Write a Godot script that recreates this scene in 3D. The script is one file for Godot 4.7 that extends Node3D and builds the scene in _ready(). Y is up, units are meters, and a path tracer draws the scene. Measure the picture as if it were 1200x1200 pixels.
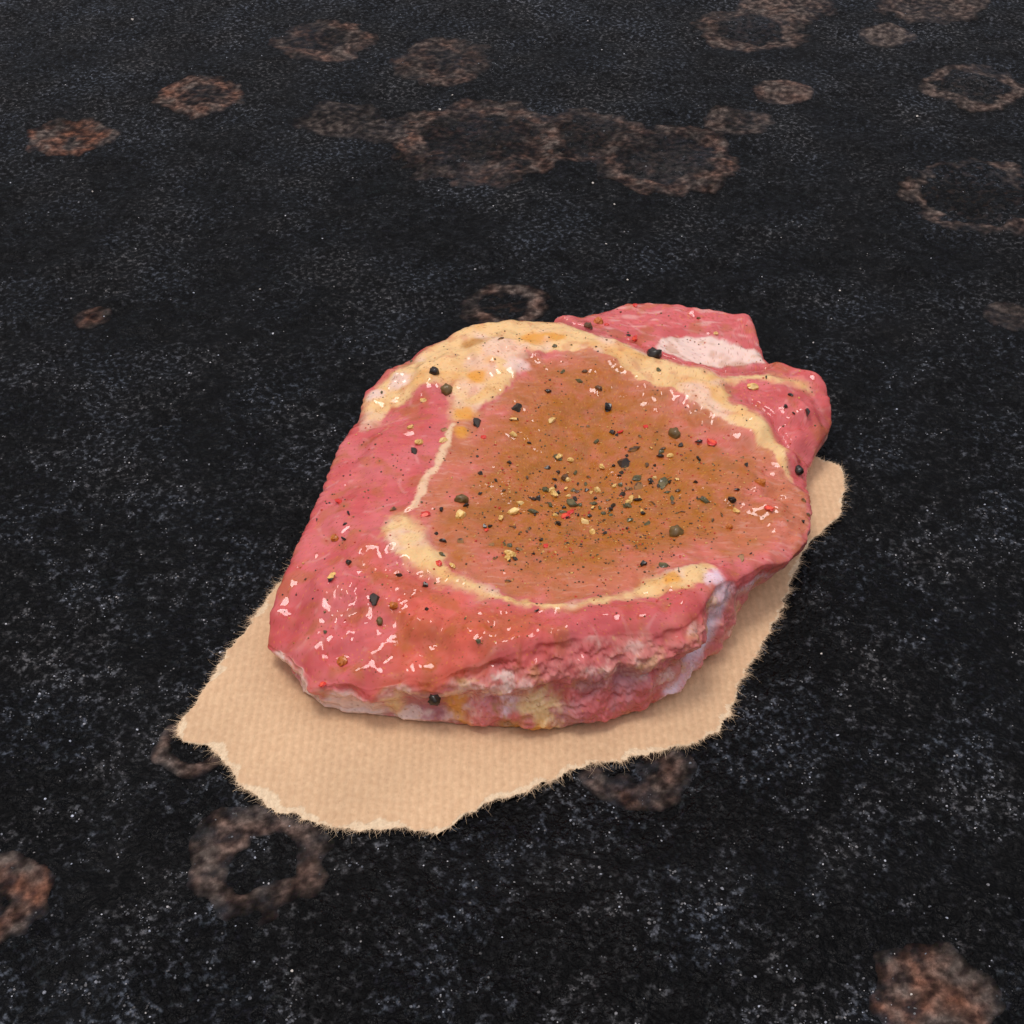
extends Node3D

# A marinated pork steak on a torn sheet of brown paper, on a blackened iron table top. Plan positions are in millimetres.

const steak_centre := Vector2(9.68, 20.07)
var rim_points := [Vector3(-64.6, 9.0, 64.5), Vector3(-64.9, 13.0, 56.5), Vector3(-62.6, 16.0, 47.9), Vector3(-59.1, 17.0, 31.4), Vector3(-55.4, 17.0, 12.6), Vector3(-52.2, 17.0, -7.4), Vector3(-46.8, 16.0, -26.7), Vector3(-46.2, 17.0, -37.9), Vector3(-36.6, 19.0, -50.0), Vector3(-26.0, 21.0, -58.1), Vector3(-15.2, 22.0, -66.5), Vector3(-2.8, 23.0, -69.5), Vector3(11.1, 22.0, -70.0), Vector3(28.6, 17.0, -83.4), Vector3(40.4, 17.0, -90.2), Vector3(57.6, 17.0, -88.1), Vector3(80.2, 16.0, -83.9), Vector3(81.7, 14.0, -68.5), Vector3(82.5, 13.0, -60.6), Vector3(88.7, 17.0, -52.4), Vector3(98.2, 17.0, -48.1), Vector3(99.6, 15.0, -36.1), Vector3(99.4, 11.0, -28.1), Vector3(90.1, 9.0, -11.4), Vector3(86.8, 13.0, 0.6), Vector3(85.6, 16.0, 19.1), Vector3(82.5, 16.0, 32.0), Vector3(76.7, 16.0, 39.2), Vector3(64.5, 20.0, 48.2), Vector3(53.1, 23.0, 58.9), Vector3(49.5, 24.0, 67.1), Vector3(43.7, 24.0, 73.5), Vector3(35.8, 25.0, 76.3), Vector3(21.6, 26.0, 78.6), Vector3(8.6, 26.0, 81.7), Vector3(-2.1, 25.0, 84.6), Vector3(-9.6, 22.0, 86.1), Vector3(-21.6, 17.0, 86.3), Vector3(-36.9, 14.0, 85.5), Vector3(-50.5, 11.0, 81.4)]
var base_points := [Vector3(-60.5, 1.0, 68.7), Vector3(-53.8, 1.0, 78.6), Vector3(-47.8, 1.0, 83.5), Vector3(-37.7, 1.0, 84.7), Vector3(-25.4, 1.0, 87.6), Vector3(-15.4, 1.0, 88.5), Vector3(0.0, 1.0, 90.0), Vector3(8.8, 1.0, 90.6), Vector3(22.0, 1.0, 87.9), Vector3(33.3, 1.0, 84.7), Vector3(41.6, 1.0, 77.4), Vector3(49.0, 1.0, 69.6), Vector3(58.5, 1.0, 59.7), Vector3(61.3, 1.0, 50.7), Vector3(63.9, 1.0, 40.4), Vector3(72.2, 1.0, 29.4), Vector3(76.0, 1.0, 24.2), Vector3(-60.8, 1.0, 54.5), Vector3(-58.4, 1.0, 46.3), Vector3(-54.7, 1.0, 30.7), Vector3(-50.9, 1.0, 13.1), Vector3(-48.0, 1.0, -5.6), Vector3(-43.3, 1.0, -23.8), Vector3(-43.1, 1.0, -34.7), Vector3(-34.1, 1.0, -46.2), Vector3(-24.2, 1.0, -54.0), Vector3(-14.0, 1.0, -62.2), Vector3(-2.2, 1.0, -65.0), Vector3(11.1, 1.0, -65.5), Vector3(27.8, 1.0, -78.9), Vector3(39.2, 1.0, -85.9), Vector3(55.8, 1.0, -84.0), Vector3(77.7, 1.0, -80.2), Vector3(78.9, 1.0, -65.0), Vector3(79.5, 1.0, -57.2), Vector3(84.7, 1.0, -48.7), Vector3(93.8, 1.0, -44.8), Vector3(94.9, 1.0, -33.2), Vector3(94.6, 1.0, -25.5), Vector3(85.0, 1.0, -9.4), Vector3(81.5, 1.0, 1.9)]
var surface_heights := [Vector3(19.5, 19.5, 15.6), Vector3(0.0, 20.5, 31.8), Vector3(38.5, 19.5, 23.2), Vector3(25.6, 21.5, -14.1), Vector3(5.2, 24.5, -23.0), Vector3(-9.8, 22.5, 11.6), Vector3(-20.2, 23.0, 29.3), Vector3(61.4, 21.5, 10.3), Vector3(72.0, 20.5, 24.4), Vector3(9.0, 23.0, 58.9), Vector3(31.6, 24.0, 56.7), Vector3(-9.2, 23.0, 48.8), Vector3(26.8, 25.0, -47.4), Vector3(52.7, 24.0, -34.9), Vector3(71.7, 23.0, -16.4), Vector3(81.8, 20.0, -3.6), Vector3(-40.5, 22.5, 26.8), Vector3(-32.5, 23.5, -3.2), Vector3(-45.4, 22.0, 54.5), Vector3(-31.4, 24.0, 60.0), Vector3(-21.9, 25.0, 70.7), Vector3(-44.4, 17.9, 70.3), Vector3(-8.6, 26.5, 77.0), Vector3(-21.3, 24.5, -41.1), Vector3(-2.7, 26.5, -47.6), Vector3(13.6, 25.0, -54.6), Vector3(45.2, 18.0, -76.1), Vector3(65.1, 17.0, -76.6), Vector3(66.9, 16.0, -65.5), Vector3(79.3, 20.0, -33.7), Vector3(89.4, 19.5, -29.9), Vector3(85.2, 16.5, -16.5), Vector3(70.4, 19.5, 37.8), Vector3(8.7, 27.0, 75.9), Vector3(-33.0, 20.0, 73.4), Vector3(-34.0, 18.4, 76.5), Vector3(-32.7, 16.4, 80.0), Vector3(-44.1, 14.0, 77.0), Vector3(-21.6, 20.0, 82.6), Vector3(-27.8, 23.5, 42.4)]
var eye_outline := [Vector2(-18.37, -13.48), Vector2(-23.35, 9.01), Vector2(-27.72, 25.47), Vector2(-23.01, 35.71), Vector2(-20.62, 43.16), Vector2(-15.52, 51.43), Vector2(-8.60, 55.81), Vector2(-1.80, 60.45), Vector2(4.91, 63.71), Vector2(11.10, 66.29), Vector2(22.33, 63.39), Vector2(33.31, 59.13), Vector2(35.41, 54.47), Vector2(50.43, 49.04), Vector2(64.54, 45.94), Vector2(77.95, 40.70), Vector2(84.02, 26.22), Vector2(84.50, 12.92), Vector2(81.12, 5.44), Vector2(77.71, -2.64), Vector2(71.05, -10.10), Vector2(64.01, -15.61), Vector2(54.04, -24.71), Vector2(48.21, -30.04), Vector2(36.81, -36.82), Vector2(29.33, -47.04), Vector2(24.34, -50.36), Vector2(14.83, -48.46), Vector2(3.21, -43.75), Vector2(0.00, -30.93), Vector2(-10.26, -16.89)]
var rear_fat_outline := [Vector2(-44.92, -14.88), Vector2(-46.27, -33.34), Vector2(-36.13, -44.86), Vector2(-15.22, -66.70), Vector2(11.12, -69.73), Vector2(27.38, -59.75), Vector2(43.23, -51.03), Vector2(53.34, -42.53), Vector2(66.53, -41.13), Vector2(79.02, -45.33), Vector2(93.21, -41.60), Vector2(93.99, -37.90), Vector2(82.49, -41.13), Vector2(76.22, -42.06), Vector2(69.57, -39.74), Vector2(66.17, -35.16), Vector2(66.84, -26.62), Vector2(72.06, -20.04), Vector2(77.59, -14.88), Vector2(81.00, -6.04), Vector2(81.73, 6.94), Vector2(80.58, 8.13), Vector2(77.19, 0.12), Vector2(70.58, -7.29), Vector2(63.58, -12.75), Vector2(53.68, -21.78), Vector2(47.89, -27.06), Vector2(36.57, -33.79), Vector2(29.13, -43.93), Vector2(24.18, -47.22), Vector2(14.78, -47.22), Vector2(4.83, -46.75), Vector2(1.59, -37.90), Vector2(-2.09, -29.74), Vector2(-10.29, -20.04), Vector2(-13.88, -8.12), Vector2(-17.45, -9.38), Vector2(-18.66, -24.41), Vector2(-18.38, -32.43), Vector2(-28.88, -32.43), Vector2(-37.69, -26.18), Vector2(-43.51, -16.59)]
var front_fat_outline := [Vector2(-35.89, 38.52), Vector2(-35.00, 30.21), Vector2(-29.48, 27.27), Vector2(-23.35, 37.45), Vector2(-20.97, 44.86), Vector2(-15.89, 53.08), Vector2(-9.01, 57.11), Vector2(-2.23, 62.05), Vector2(4.44, 64.98), Vector2(11.06, 67.23), Vector2(17.48, 66.91), Vector2(33.13, 60.74), Vector2(34.81, 55.44), Vector2(50.68, 50.03), Vector2(51.48, 56.11), Vector2(46.59, 60.41), Vector2(34.97, 63.36), Vector2(27.51, 65.62), Vector2(15.36, 71.36), Vector2(8.79, 70.41), Vector2(3.09, 67.87), Vector2(-4.89, 64.65), Vector2(-12.33, 59.75), Vector2(-18.49, 56.77), Vector2(-25.49, 51.73), Vector2(-32.05, 44.51)]
var lobe_outline := [Vector2(11.36, -78.69), Vector2(28.74, -87.06), Vector2(40.71, -95.09), Vector2(86.23, -87.06), Vector2(84.56, -62.56), Vector2(78.44, -69.52), Vector2(67.54, -72.55), Vector2(56.37, -73.57), Vector2(45.09, -73.57), Vector2(36.47, -70.53), Vector2(27.97, -68.52)]
var lobe_fat_outline := [Vector2(50.28, -67.52), Vector2(64.53, -70.53), Vector2(81.79, -62.56), Vector2(81.19, -57.67), Vector2(68.21, -51.90), Vector2(54.65, -52.85), Vector2(46.31, -58.64)]
var right_lobe_outline := [Vector2(67.23, -41.53), Vector2(70.68, -46.19), Vector2(77.43, -48.54), Vector2(83.81, -47.60), Vector2(94.55, -43.38), Vector2(96.74, -26.17), Vector2(96.70, -17.47), Vector2(90.57, -5.69), Vector2(82.53, 1.24), Vector2(82.29, -11.95), Vector2(78.83, -20.92), Vector2(73.21, -26.17), Vector2(67.91, -32.85)]
var pool_outline := [Vector2(-9.98, 1.13), Vector2(5.28, -33.02), Vector2(26.76, -42.18), Vector2(46.82, -24.13), Vector2(62.83, -2.94), Vector2(69.74, 13.01), Vector2(63.96, 31.80), Vector2(46.49, 42.51), Vector2(27.38, 52.83), Vector2(9.04, 57.85), Vector2(-4.59, 49.43), Vector2(-16.48, 35.42)]
var glaze_outline := [Vector2(-42.18, 38.42), Vector2(-29.53, 55.64), Vector2(-18.06, 58.96), Vector2(-8.92, 65.49), Vector2(4.41, 71.85), Vector2(8.66, 81.12), Vector2(-8.52, 90.08), Vector2(-25.12, 98.73), Vector2(-40.11, 94.44), Vector2(-34.66, 81.12), Vector2(-31.05, 68.69)]
var seam_line := [Vector2(-17.80, -12.15), Vector2(-19.96, -0.53), Vector2(-24.42, 12.22), Vector2(-28.16, 25.55)]
var crease_line := [Vector2(11.21, -72.05), Vector2(24.95, -65.01), Vector2(37.37, -64.02), Vector2(46.37, -54.25), Vector2(56.70, -47.57), Vector2(70.30, -48.52), Vector2(81.71, -53.28)]
var red_band_line := [Vector2(-8.61, 79.53), Vector2(0.00, 81.05), Vector2(10.79, 77.99), Vector2(21.79, 73.02), Vector2(35.09, 69.54), Vector2(46.34, 66.34)]
var gap_line := [Vector2(87.34, -0.02), Vector2(83.24, -12.42), Vector2(79.47, -23.14), Vector2(73.67, -29.31)]
const paper_centre := Vector2(4.8, 38.7)
var paper_outline := [Vector2(-65.83, 31.53), Vector2(-69.36, 38.66), Vector2(-73.11, 50.72), Vector2(-78.09, 62.29), Vector2(-81.51, 73.41), Vector2(-84.39, 81.07), Vector2(-86.96, 88.53), Vector2(-84.81, 92.33), Vector2(-78.52, 93.48), Vector2(-73.08, 98.06), Vector2(-70.69, 102.84), Vector2(-64.47, 109.71), Vector2(-59.76, 113.74), Vector2(-53.19, 116.39), Vector2(-46.66, 119.28), Vector2(-40.30, 121.10), Vector2(-33.08, 120.84), Vector2(-26.91, 120.32), Vector2(-20.62, 122.14), Vector2(-16.09, 121.88), Vector2(-13.52, 117.71), Vector2(-8.37, 114.54), Vector2(-5.26, 111.60), Vector2(2.11, 109.71), Vector2(12.38, 104.50), Vector2(13.94, 102.28), Vector2(24.80, 99.47), Vector2(40.00, 95.21), Vector2(48.06, 92.61), Vector2(54.03, 87.65), Vector2(57.37, 81.07), Vector2(60.86, 71.85), Vector2(66.31, 60.34), Vector2(74.53, 45.27), Vector2(77.79, 36.89), Vector2(82.58, 24.97), Vector2(86.59, 15.99), Vector2(98.39, 3.18), Vector2(102.90, -15.19), Vector2(101.94, -20.70), Vector2(96.15, -24.57), Vector2(82.22, -41.45), Vector2(56.77, -65.05), Vector2(28.80, -74.97), Vector2(0.00, -69.98), Vector2(-27.79, -50.69), Vector2(-47.37, -15.19), Vector2(-58.22, 9.07)]
var rust_rings := [Vector3(-60.1, 129.0, 15.7), Vector3(-186.1, -245.9, 16.9), Vector3(-136.3, -285.1, 18.4), Vector3(-88.0, -344.1, 21.6), Vector3(-121.9, 141.5, 13.1), Vector3(93.2, 166.3, 13.2), Vector3(-81.3, 93.5, 9.6), Vector3(30.3, 98.6, 14.3), Vector3(204.9, -294.5, 21.2), Vector3(185.9, -194.5, 29.1), Vector3(118.7, -288.5, 12.1), Vector3(113.4, -355.9, 24.3), Vector3(96.8, -260.2, 13.9), Vector3(-3.0, -114.8, 14.6), Vector3(-148.4, -107.0, 6.6), Vector3(-14.3, -242.0, 35.0), Vector3(32.3, -245.9, 23.7), Vector3(63.9, -226.8, 28.8), Vector3(-31.2, -320.5, 22.6), Vector3(176.9, -349.0, 12.1), Vector3(136.0, -388.6, 22.6), Vector3(205.3, -389.7, 26.0), Vector3(-52.5, -252.2, 12.3), Vector3(-75.0, -261.8, 16.8), Vector3(176.4, -107.0, 9.0)]
var rust_looks := [Vector4(0.66, 1.05, 0.22, 0.02), Vector4(0.30, 1.15, 0.75, 0.55), Vector4(0.55, 1.05, 0.45, 0.35), Vector4(0.62, 0.85, 0.30, 0.25), Vector4(0.60, 1.15, 0.60, 0.10), Vector4(0.10, 1.50, 0.55, 0.95), Vector4(0.66, 0.95, 0.30, 0.03), Vector4(0.60, 0.60, 0.35, 0.20), Vector4(0.74, 1.00, 0.10, 0.10), Vector4(0.87, 0.95, 0.15, 0.10), Vector4(0.20, 1.20, 0.20, 0.90), Vector4(0.68, 0.80, 0.20, 0.15), Vector4(0.60, 0.70, 0.10, 0.45), Vector4(0.68, 1.00, 0.30, 0.10), Vector4(0.20, 0.60, 0.50, 0.60), Vector4(0.72, 0.80, 0.35, 0.18), Vector4(0.76, 0.60, 0.30, 0.22), Vector4(0.74, 0.70, 0.30, 0.20), Vector4(0.50, 0.60, 0.25, 0.50), Vector4(0.10, 0.90, 0.00, 0.90), Vector4(0.20, 0.90, 0.15, 0.90), Vector4(0.40, 0.80, 0.10, 0.70), Vector4(0.20, 0.55, 0.00, 0.80), Vector4(0.30, 0.50, 0.00, 0.70), Vector4(0.30, 0.40, 0.10, 0.60)]
var blotches := [Vector4(-14.1, -18.0, 5.0, 1), Vector4(-15.1, -8.7, 3.5, 1), Vector4(6.8, -55.5, 6.0, 1), Vector4(-2.7, -61.9, 6.0, 2), Vector4(-34.6, -39.2, 5.0, 0), Vector4(-42.4, -34.2, 4.0, 0), Vector4(1.3, -39.8, 5.0, 0), Vector4(-12.2, -54.6, 5.0, 7), Vector4(-10.5, -35.8, 5.0, 1), Vector4(-27.9, 39.5, 5.0, 2), Vector4(-20.7, 46.5, 4.0, 2), Vector4(13.6, -57.0, 4.0, 1), Vector4(51.5, 51.5, 3.0, 2), Vector4(53.4, 55.8, 4.0, 4), Vector4(61.9, 47.1, 3.0, 3), Vector4(35.7, 61.0, 4.0, 2), Vector4(42.8, 56.7, 3.5, 1)]
var side_blotches := [Vector3(-56.8, 6.0, 78.2), Vector3(-61.7, 8.0, 72.4), Vector3(-44.2, 5.0, 83.3), Vector3(-35.3, 4.0, 85.4), Vector3(-30.3, 6.0, 86.3), Vector3(-15.3, 8.0, 86.1), Vector3(-12.5, 3.0, 87.7), Vector3(-2.2, 9.0, 86.1), Vector3(-6.6, 6.0, 88.1), Vector3(-4.0, 10.0, 80.5), Vector3(2.6, 5.0, 86.3), Vector3(7.6, 11.0, 85.9), Vector3(11.0, 5.0, 87.2), Vector3(5.5, 2.0, 88.6), Vector3(19.7, 12.0, 82.4), Vector3(17.5, 6.0, 87.2), Vector3(25.2, 7.0, 86.6), Vector3(29.6, 11.0, 81.4), Vector3(12.0, 13.0, 85.2), Vector3(2.2, 18.0, 82.2), Vector3(13.0, 20.0, 79.6), Vector3(21.9, 20.0, 76.5), Vector3(37.9, 13.0, 71.7), Vector3(34.2, 19.0, 72.4), Vector3(32.0, 14.0, 76.7), Vector3(18.6, 18.0, 76.7), Vector3(-2.1, 20.0, 87.1), Vector3(8.7, 17.0, 82.7), Vector3(13.0, 24.0, 77.5), Vector3(19.6, 24.0, 76.3), Vector3(26.1, 24.0, 75.3), Vector3(35.4, 5.0, 81.8), Vector3(49.7, 8.0, 69.2), Vector3(55.1, 8.0, 59.6), Vector3(-22.0, 6.0, 85.7), Vector3(-26.4, 2.0, 88.0)]
var side_blotch_looks := [Vector2(6.00, 0.00), Vector2(5.00, 0.00), Vector2(7.00, 0.00), Vector2(6.00, 0.00), Vector2(4.00, 2.00), Vector2(3.50, 1.00), Vector2(3.50, 1.00), Vector2(5.00, 4.00), Vector2(5.00, 3.00), Vector2(4.00, 5.00), Vector2(6.00, 7.00), Vector2(6.00, 2.00), Vector2(7.00, 2.00), Vector2(4.00, 1.00), Vector2(7.00, 5.00), Vector2(7.00, 5.00), Vector2(8.00, 6.00), Vector2(6.00, 5.00), Vector2(4.00, 6.00), Vector2(7.00, 6.00), Vector2(7.00, 6.00), Vector2(6.00, 6.00), Vector2(5.00, 7.00), Vector2(4.00, 2.00), Vector2(4.00, 0.00), Vector2(2.50, 0.00), Vector2(2.50, 0.00), Vector2(2.00, 0.00), Vector2(1.60, 2.00), Vector2(1.60, 2.00), Vector2(1.60, 2.00), Vector2(6.00, 6.00), Vector2(5.00, 3.00), Vector2(5.00, 3.00), Vector2(6.00, 5.00), Vector2(5.00, 0.00)]
var membrane := [Vector3(54.2, 22.0, 52.8), Vector3(52.8, 18.0, 56.8), Vector3(48.1, 11.0, 64.3), Vector3(44.1, 6.0, 70.4), Vector3(41.1, 3.0, 76.2)]
var membrane_wing := [Vector3(54.4, 20.0, 52.3), Vector3(62.4, 18.0, 48.0), Vector3(71.5, 16.0, 41.7)]
var wet_zones := [Vector3(-38.9, 48.8, 9.0), Vector3(-29.1, 60.0, 10.0), Vector3(-17.5, 70.7, 10.0), Vector3(-40.3, 64.4, 10.0), Vector3(-2.2, 78.0, 9.0), Vector3(10.8, 76.4, 7.0), Vector3(70.0, 20.7, 9.0), Vector3(79.0, 8.5, 8.0), Vector3(80.6, 25.9, 8.0), Vector3(31.9, -41.8, 7.0), Vector3(44.5, -30.4, 7.0), Vector3(56.5, -18.6, 6.0), Vector3(86.3, -26.2, 9.0), Vector3(1.3, -46.8, 6.0), Vector3(-31.9, -39.2, 6.0), Vector3(10.7, -44.1, 6.0), Vector3(40.1, 63.2, 7.0), Vector3(55.2, 47.7, 5.0), Vector3(-28.5, 27.4, 5.0), Vector3(5.2, -20.7, 5.0)]
var calm_zones := [Vector3(-44.5, 76.9, 4.5), Vector3(-31.7, 79.5, 6.5), Vector3(-37.3, 45.3, 4.0), Vector3(69.6, 24.4, 4.0), Vector3(26.4, -38.1, 2.5), Vector3(48.1, -26.4, 3.0)]
var swells := [Vector3(-31.7, 79.8, 7.0), Vector3(-44.5, 76.9, 5.0), Vector3(-36.9, 44.8, 5.0), Vector3(69.5, 24.8, 6.0), Vector3(77.1, 13.7, 4.0), Vector3(26.4, -38.1, 3.5), Vector3(48.1, -26.4, 4.0), Vector3(26.0, 75.0, 4.0), Vector3(-35.4, 70.2, 4.5), Vector3(-22.1, 65.9, 4.0), Vector3(5.3, -44.5, 4.0), Vector3(-34.7, -40.5, 4.0)]
var swell_slopes := [Vector2(0.04, -0.21), Vector2(-0.07, 0.16), Vector2(-0.10, -0.28), Vector2(0.20, -0.24), Vector2(0.30, -0.25), Vector2(0.30, -0.28), Vector2(0.00, -0.30), Vector2(0.30, -0.22), Vector2(-0.28, -0.20), Vector2(0.00, -0.25), Vector2(0.10, -0.30), Vector2(0.00, -0.30)]
var named_crumbs := [Vector4(-24.1, -36.9, 3.49, 7), Vector4(-20.0, -29.1, 3.97, 1), Vector4(1.7, -19.1, 3.65, 0), Vector4(-10.2, -13.9, 3.87, 0), Vector4(0.5, -14.3, 3.10, 6), Vector4(-20.0, -10.2, 3.07, 4), Vector4(-27.5, -4.1, 2.79, 2), Vector4(-28.4, 0.5, 3.02, 0), Vector4(-14.2, 22.1, 3.39, 1), Vector4(-14.0, 28.3, 3.36, 2), Vector4(-49.0, 35.4, 2.83, 8), Vector4(-48.0, 53.6, 3.43, 6), Vector4(-35.6, 62.2, 4.06, 0), Vector4(44.9, -50.4, 5.46, 7), Vector4(74.7, -36.4, 3.45, 2), Vector4(90.4, -25.0, 3.64, 0), Vector4(28.8, -22.8, 3.91, 6), Vector4(48.3, -10.3, 4.08, 1), Vector4(55.4, -7.0, 2.54, 0), Vector4(59.1, -7.1, 3.30, 3), Vector4(32.4, 2.6, 4.49, 0), Vector4(36.0, -3.1, 4.04, 4), Vector4(15.8, 8.1, 4.44, 4), Vector4(17.0, 19.6, 4.60, 5), Vector4(43.7, 11.3, 4.42, 5), Vector4(45.3, 33.3, 4.26, 1), Vector4(54.7, 19.6, 3.39, 5), Vector4(62.6, 19.4, 3.40, 0), Vector4(71.3, 11.6, 3.68, 8), Vector4(72.3, 23.8, 2.65, 3), Vector4(84.6, -0.1, 3.23, 7), Vector4(62.3, 44.8, 2.79, 4), Vector4(-48.6, 82.9, 1.91, 3), Vector4(-19.7, 88.0, 3.80, 7), Vector4(39.6, 72.7, 2.83, 0), Vector4(-30.9, 65.4, 2.92, 8), Vector4(-43.8, 77.1, 3.02, 8), Vector4(-34.4, 68.5, 2.22, 1)]
var named_labels := [
	"round black peppercorn on the yellow fat at the rear left of the steak",
	"round olive peppercorn just below the black one at the rear left fat",
	"large black pepper chip at the upper left corner of the pink eye muscle",
	"long black pepper chip at the tip of the yellow fat streak",
	"black and pale cracked peppercorn just below a large black chip",
	"dark husk beside the upper end of the white seam",
	"pale yellow pepper crumb touching a black chip on the left muscle",
	"black pepper chip below a pale crumb on the left muscle",
	"round olive peppercorn right of the white seam, above a yellow crumb",
	"yellow pepper crumb below the olive peppercorn right of the seam",
	"orange spice crumb beside a black chip on the left muscle",
	"cracked black peppercorn with a pale face near the left edge of the steak",
	"largest black pepper chip, on the pink muscle at lower left",
	"long glossy black peppercorn at the fold between rear fat and small flap",
	"pale pepper chunk at the upper left of the red right lobe",
	"black pepper chip at the outer side of the red right lobe",
	"cracked black and yellow peppercorn at the rear of the marinade pool",
	"flattened olive peppercorn at the rear right of the marinade pool",
	"black pepper chip beside a red flake right of the marinade pool",
	"bright red chilli flake right of a black chip on the eye muscle",
	"wide black pepper chip in the upper middle of the marinade pool",
	"brown pepper husk above the wide black chip in the pool",
	"round brown peppercorn husk at the left of the marinade pool",
	"largest grey green pepper husk in the middle of the marinade pool",
	"long green pepper husk at the right of the marinade pool",
	"olive peppercorn cluster at the front right of the marinade pool",
	"green leaf like husk at the right edge of the marinade pool",
	"black pepper chip near the right end of the eye muscle",
	"orange spice chunk near the right end of the eye muscle",
	"red chilli flake in the glossy pink right end of the eye muscle",
	"glossy black peppercorn in the gap between eye muscle and right lobe",
	"upright dark husk at the front right rim of the steak",
	"red chilli flake at the lower left edge of the orange glaze",
	"big round dark peppercorn stuck to the front side of the steak",
	"black pepper chip on the front side near the white membrane",
	"orange brown spice chunk right of the largest black chip",
	"amber crumb in the glossy glaze at the front left corner",
	"small olive peppercorn below the largest black chip"]
var named_heights := [-1.0, -1.0, -1.0, -1.0, -1.0, -1.0, -1.0, -1.0, -1.0, -1.0, -1.0, -1.0, -1.0, -1.0, -1.0, -1.0, -1.0, -1.0, -1.0, -1.0, -1.0, -1.0, -1.0, -1.0, -1.0, -1.0, -1.0, -1.0, -1.0, -1.0, -1.0, -1.0, -1.0, 11.5, 13.0, -1.0, -1.0, -1.0]
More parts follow.
